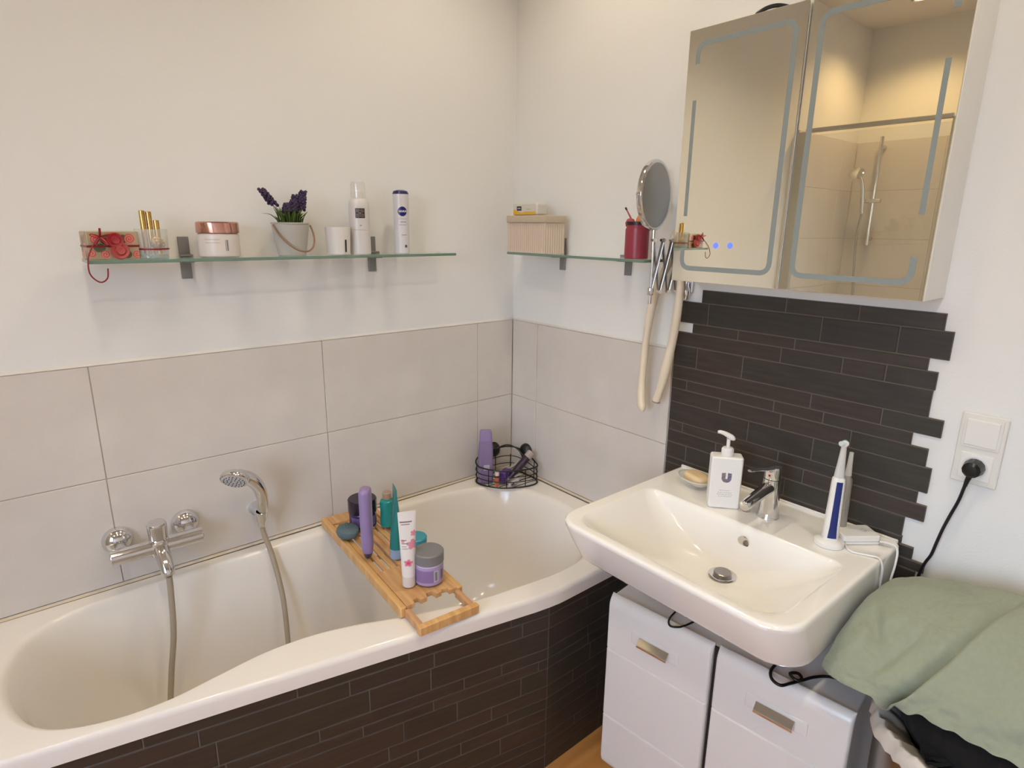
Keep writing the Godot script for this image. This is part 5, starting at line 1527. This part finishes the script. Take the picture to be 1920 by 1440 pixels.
func build_socket():
	var t := thing("switch_socket_plate", "white double wall plate with rocker switch above a power socket", "switch", Vector3(0.008, 1.109, 1.507), -PI / 2)
	part(t, "frame", rbox(0.080, 0.152, 0.009, 0.003, 3), mats.cream_plastic, Vector3(0, 0, 0.0045))
	part(t, "switch_surround", rbox(0.066, 0.066, 0.003, 0.001, 2), mats.cream_plastic, Vector3(0, 0.0365, 0.0095))
	part(t, "rocker", rbox(0.056, 0.056, 0.006, 0.002, 2), mats.white_plastic, Vector3(0, 0.0365, 0.0115), Vector3(0.05, 0, 0))
	part(t, "socket_insert", rbox(0.056, 0.056, 0.004, 0.0015, 2), mats.white_plastic, Vector3(0, -0.0365, 0.0095))
	part(t, "socket_rim", lathe([Vector2(0.0195, 0.0), Vector2(0.0225, 0.0), Vector2(0.0225, 0.0022), Vector2(0.0195, 0.0022), Vector2(0.0195, 0.0)], 32), mats.cream_plastic, Vector3(0, -0.0365, 0.0112), Vector3(PI / 2, 0, 0))
	var p := thing("power_plug", "round black plug in the wall socket with its cable hanging down", "plug", Vector3(-0.0045, 1.0725, 1.507), -PI / 2)
	part(p, "plug_body", lathe([Vector2(0.0185, 0.0), Vector2(0.0190, 0.006), Vector2(0.0175, 0.018), Vector2(0.0165, 0.026), Vector2(0.011, 0.032), Vector2(0, 0.033)], 12, 25.0), mats.black, Vector3(0, 0, 0), Vector3(PI / 2, 0, 0))
	part(p, "strain_relief", tube([Vector3(-0.001, -0.010, 0.018), Vector3(-0.004, -0.026, 0.019), Vector3(-0.006, -0.040, 0.0185)], [0.006, 0.0046, 0.0036], 12), mats.black)
	part(p, "cord", tube(smooth([Vector3(-0.006, -0.038, 0.0185), Vector3(-0.012, -0.075, 0.014), Vector3(-0.022, -0.115, 0.010), Vector3(-0.030, -0.15, 0.008), Vector3(-0.036, -0.185, 0.008), Vector3(-0.042, -0.22, 0.005), Vector3(-0.052, -0.25, 0.001), Vector3(-0.060, -0.30, 0.0), Vector3(-0.064, -0.42, 0.0), Vector3(-0.07, -0.52, 0.0)], 6), 0.0033, 10), mt(Color(0.05, 0.045, 0.10), 0.35))

# ---------------------------------------------------------------- laundry bin, towel, dark garment

func build_laundry():
	var c := Vector3(-0.272, 0, 1.640)
	var t := thing("laundry_bin", "polished metal laundry bin with brass rim and white cloth liner", "bin", c)
	part(t, "bin_body", lathe([Vector2(0, 0.002), Vector2(0.135, 0.002), Vector2(0.140, 0.006), Vector2(0.150, 0.645), Vector2(0.147, 0.645), Vector2(0.137, 0.010), Vector2(0, 0.010)], 64), mats.steel)
	var rimp := []
	for j in 64:
		var a := TAU * j / 64
		rimp.append(Vector3(0.151 * cos(a), 0.645, 0.151 * sin(a)))
	part(t, "brass_rim", tube(rimp, 0.0028, 8, true), mats.brass)
	# cloth liner folded over the rim
	var nz := FastNoiseLite.new()
	nz.seed = 5
	nz.frequency = 1.0
	var rings := []
	var M := 96
	for e in [[0.088, 0.60, 0.2], [0.104, 0.638, 0.6], [0.124, 0.650, 1.0], [0.142, 0.660, 1.0], [0.148, 0.664, 1.0], [0.153, 0.6645, 1.0], [0.1585, 0.656, 1.0], [0.1605, 0.644, 0.8], [0.1615, 0.634, 0.9]]:
		var r := PackedVector3Array()
		for j in M:
			var a := TAU * j / M
			var w := nz.get_noise_2d(cos(a) * 9.0, sin(a) * 9.0 + e[1] * 14.0) + 0.6 * nz.get_noise_2d(cos(a) * 24.0, sin(a) * 24.0)
			var rr: float = e[0] + 0.007 * e[2] * w
			r.append(Vector3(rr * cos(a), e[1] + 0.010 * e[2] * nz.get_noise_2d(cos(a) * 7.0 + 3.0, sin(a) * 7.0), rr * sin(a)))
		rings.append(r)
	var inner := []
	for e in [[0.1575, 0.634], [0.1565, 0.644], [0.1545, 0.653], [0.152, 0.6585], [0.146, 0.655], [0.124, 0.643], [0.104, 0.631], [0.088, 0.594]]:
		var r := PackedVector3Array()
		for j in M:
			var a := TAU * j / M
			r.append(Vector3(e[0] * cos(a), e[1], e[0] * sin(a)))
		inner.append(r)
	var ln := part(t, "cloth_liner", loft(rings + inner, false, false, 70.0), mats.liner)
	ln.set_meta("label", "crumpled white cotton liner")
	# black garment heaped in the bin
	var g := thing("dark_garment", "crumpled black garment in the bin underneath the sage towel", "garment", c)
	var gr := []
	for e in [[0.085, 0.620], [0.104, 0.650], [0.118, 0.672], [0.130, 0.700], [0.132, 0.724], [0.116, 0.742], [0.07, 0.755], [0.01, 0.758]]:
		var r := PackedVector3Array()
		for j in M:
			var a := TAU * j / M
			var w := nz.get_noise_2d(cos(a) * 5.0 + 9.0, sin(a) * 5.0 + e[1] * 9.0)
			r.append(Vector3((e[0] + 0.012 * w) * cos(a), e[1] + 0.008 * w, (e[0] + 0.012 * w) * sin(a)))
		gr.append(r)
	part(g, "cloth_heap", loft(gr, true, true, 70.0), mats.black_cloth)
	# a corner of it hangs over the liner
	part(g, "hanging_corner", cloth_flap([Vector3(-0.085, 0.695, -0.065), Vector3(-0.118, 0.672, -0.050), Vector3(-0.140, 0.670, -0.036), Vector3(-0.105, 0.695, 0.025), Vector3(-0.122, 0.672, -0.008), Vector3(-0.141, 0.670, -0.033)]), mats.black_cloth)
	build_towel()

# small folded flap: two rows of three points, lofted with thickness
func cloth_flap(p: Array) -> ArrayMesh:
	var v := PackedVector3Array()
	var t := PackedInt32Array()
	var n := 10
	var a := smooth([p[0], p[1], p[2]], n)
	var b := smooth([p[3], p[4], p[5]], n)
	var m := a.size()
	for s in [0.003, -0.003]:
		for i in m:
			for k in 7:
				var q: Vector3 = a[i].lerp(b[i], k / 6.0)
				var sag := 0.006 * sin(k * 1.9 + i * 0.4)
				v.append(q + Vector3(0, s + sag * 0.4, 0) + Vector3(s, 0, 0))
	for l in 2:
		for i in m - 1:
			for k in 6:
				var o := l * m * 7 + i * 7 + k
				t.append_array(PackedInt32Array([o, o + 1, o + 8, o, o + 8, o + 7] if l == 0 else [o, o + 8, o + 1, o, o + 7, o + 8]))
	return fin(v, t, 70.0, PackedVector2Array(), false)

func build_towel():
	# a thick sage towel thrown over the bin, from the washbasin side along the wall
	var t := thing("sage_towel", "large sage green towel heaped over the bin beside the washbasin", "towel")
	var nz := FastNoiseLite.new()
	nz.seed = 21
	nz.frequency = 1.0
	nz.fractal_octaves = 2
	# cross section from the wall side over the top to the front hem: (x, y)
	var sec := smooth([Vector2(-0.040, 0.700), Vector2(-0.018, 0.750), Vector2(-0.024, 0.812), Vector2(-0.090, 0.855), Vector2(-0.190, 0.868), Vector2(-0.290, 0.848), Vector2(-0.360, 0.806), Vector2(-0.400, 0.772), Vector2(-0.415, 0.742)], 12)
	var NU := 150
	var outer := []
	var innr := []
	for iu in NU + 1:
		var s := float(iu) / NU
		var zb := 1.408 + pow(s, 1.25) * 0.70
		var ro := PackedVector3Array()
		var ri := PackedVector3Array()
		# the end against the basin is rounded off
		var e := clampf((zb - 1.408) / 0.075, 0, 1)
		var k := sqrt(clampf(1.0 - (1.0 - e) * (1.0 - e), 0, 1))
		var hem := 0.010 * nz.get_noise_1d(zb * 16.0) * smoothstep(1.58, 1.70, zb)
		for iv in sec.size():
			var p: Vector2 = sec[iv]
			var f := float(iv) / (sec.size() - 1)
			# rows run along the diagonal edge of the upper layer
			var z := zb - 0.25 * maxf(f - 0.42, -0.1) * smoothstep(1.42, 1.74, zb)
			var cen := Vector2(-0.20, 0.745)
			var sc := lerpf(0.50, 1.0, k)
			var q := cen + (p - cen) * Vector2(lerpf(0.82, 1.0, k), sc)
			q.y += 0.30 * clampf(z - 1.56, -0.16, 0.10) * (1.0 - 0.6 * f)
			q.y += hem * clampf((f - 0.72) / 0.28, 0, 1)
			var tg: Vector2 = sec[mini(iv + 1, sec.size() - 1)] - sec[maxi(iv - 1, 0)]
			var nrm := Vector2(tg.y, -tg.x).normalized()
			var amp := smoothstep(0.10, 0.35, f)
			var disp := 0.007 * nz.get_noise_2d(z * 9.0, f * 5.0) * amp + 0.002 * nz.get_noise_2d(z * 34.0, f * 16.0) * amp
			# upper layer: its edge overlaps, the cloth dips under it
			var dd := zb - 1.650
			var depth := smoothstep(0.34, 0.62, f)
			if dd < 0.0:
				disp -= depth * 0.020 * exp(-pow(dd / 0.022, 2.0))
			else:
				disp += depth * (0.008 * exp(-pow((dd - 0.012) / 0.030, 2.0)) - 0.008 * exp(-pow(dd / 0.006, 2.0)))
			# the upper layer hangs a little lower at its edge, and the lower layer ends in a rounded corner
			q.y -= 0.020 * clampf((f - 0.75) / 0.25, 0, 1) * smoothstep(-0.07, -0.01, dd) * (1.0 - smoothstep(0.0, 0.02, dd))
			for cr in [[1.462, 0.66, 0.05], [1.480, 0.70, 0.06], [1.520, 0.74, -0.05], [1.56, 0.62, 0.03]]:
				var dl: float = z - cr[0] - (f - cr[1]) * cr[2] * 4.0
				disp -= 0.006 * exp(-pow(dl / 0.009, 2.0)) * exp(-pow((f - cr[1]) / 0.12, 2.0)) * (1.0 - smoothstep(0.80, 0.97, f))
			disp += 0.0055 * sin(f * 22.0 + z * 24.0) * smoothstep(1.66, 1.74, z) * smoothstep(0.45, 0.75, f)
			q += nrm * disp
			ro.append(Vector3(q.x, q.y, z))
			var q2 := q - nrm * 0.010
			ri.append(Vector3(q2.x, q2.y, z))
		ri.reverse()
		var whole := PackedVector3Array()
		whole.append_array(ro)
		whole.append_array(ri)
		outer.append(whole)
	part(t, "towel_cloth", loft(outer, true, true, 65.0), mats.sage)

# ---------------------------------------------------------------- loose black cords on the vanity cabinet

func build_cords():
	var a := thing("thin_cable", "thin black cord looping out over the vanity cabinet door seam", "cord")
	part(a, "cord", tube(smooth([Vector3(-0.24, 0.612, 1.02), Vector3(-0.32, 0.612, 1.035), Vector3(-0.362, 0.6135, 1.045), Vector3(-0.382, 0.613, 1.060), Vector3(-0.378, 0.615, 1.076), Vector3(-0.352, 0.613, 1.085), Vector3(-0.27, 0.612, 1.095)], 6), 0.0024, 8), mats.black)
	var b := thing("black_cable", "black cable curling over the corner of the vanity cabinet", "cable")
	part(b, "cord", tube(smooth([Vector3(-0.20, 0.613, 1.29), Vector3(-0.30, 0.613, 1.292), Vector3(-0.345, 0.6175, 1.298), Vector3(-0.368, 0.6175, 1.312), Vector3(-0.372, 0.6175, 1.332), Vector3(-0.350, 0.616, 1.342), Vector3(-0.318, 0.616, 1.352), Vector3(-0.308, 0.618, 1.340), Vector3(-0.325, 0.620, 1.330), Vector3(-0.330, 0.618, 1.350), Vector3(-0.290, 0.615, 1.365), Vector3(-0.262, 0.615, 1.385), Vector3(-0.248, 0.615, 1.415), Vector3(-0.240, 0.613, 1.440)], 6), 0.0034, 8), mats.black)
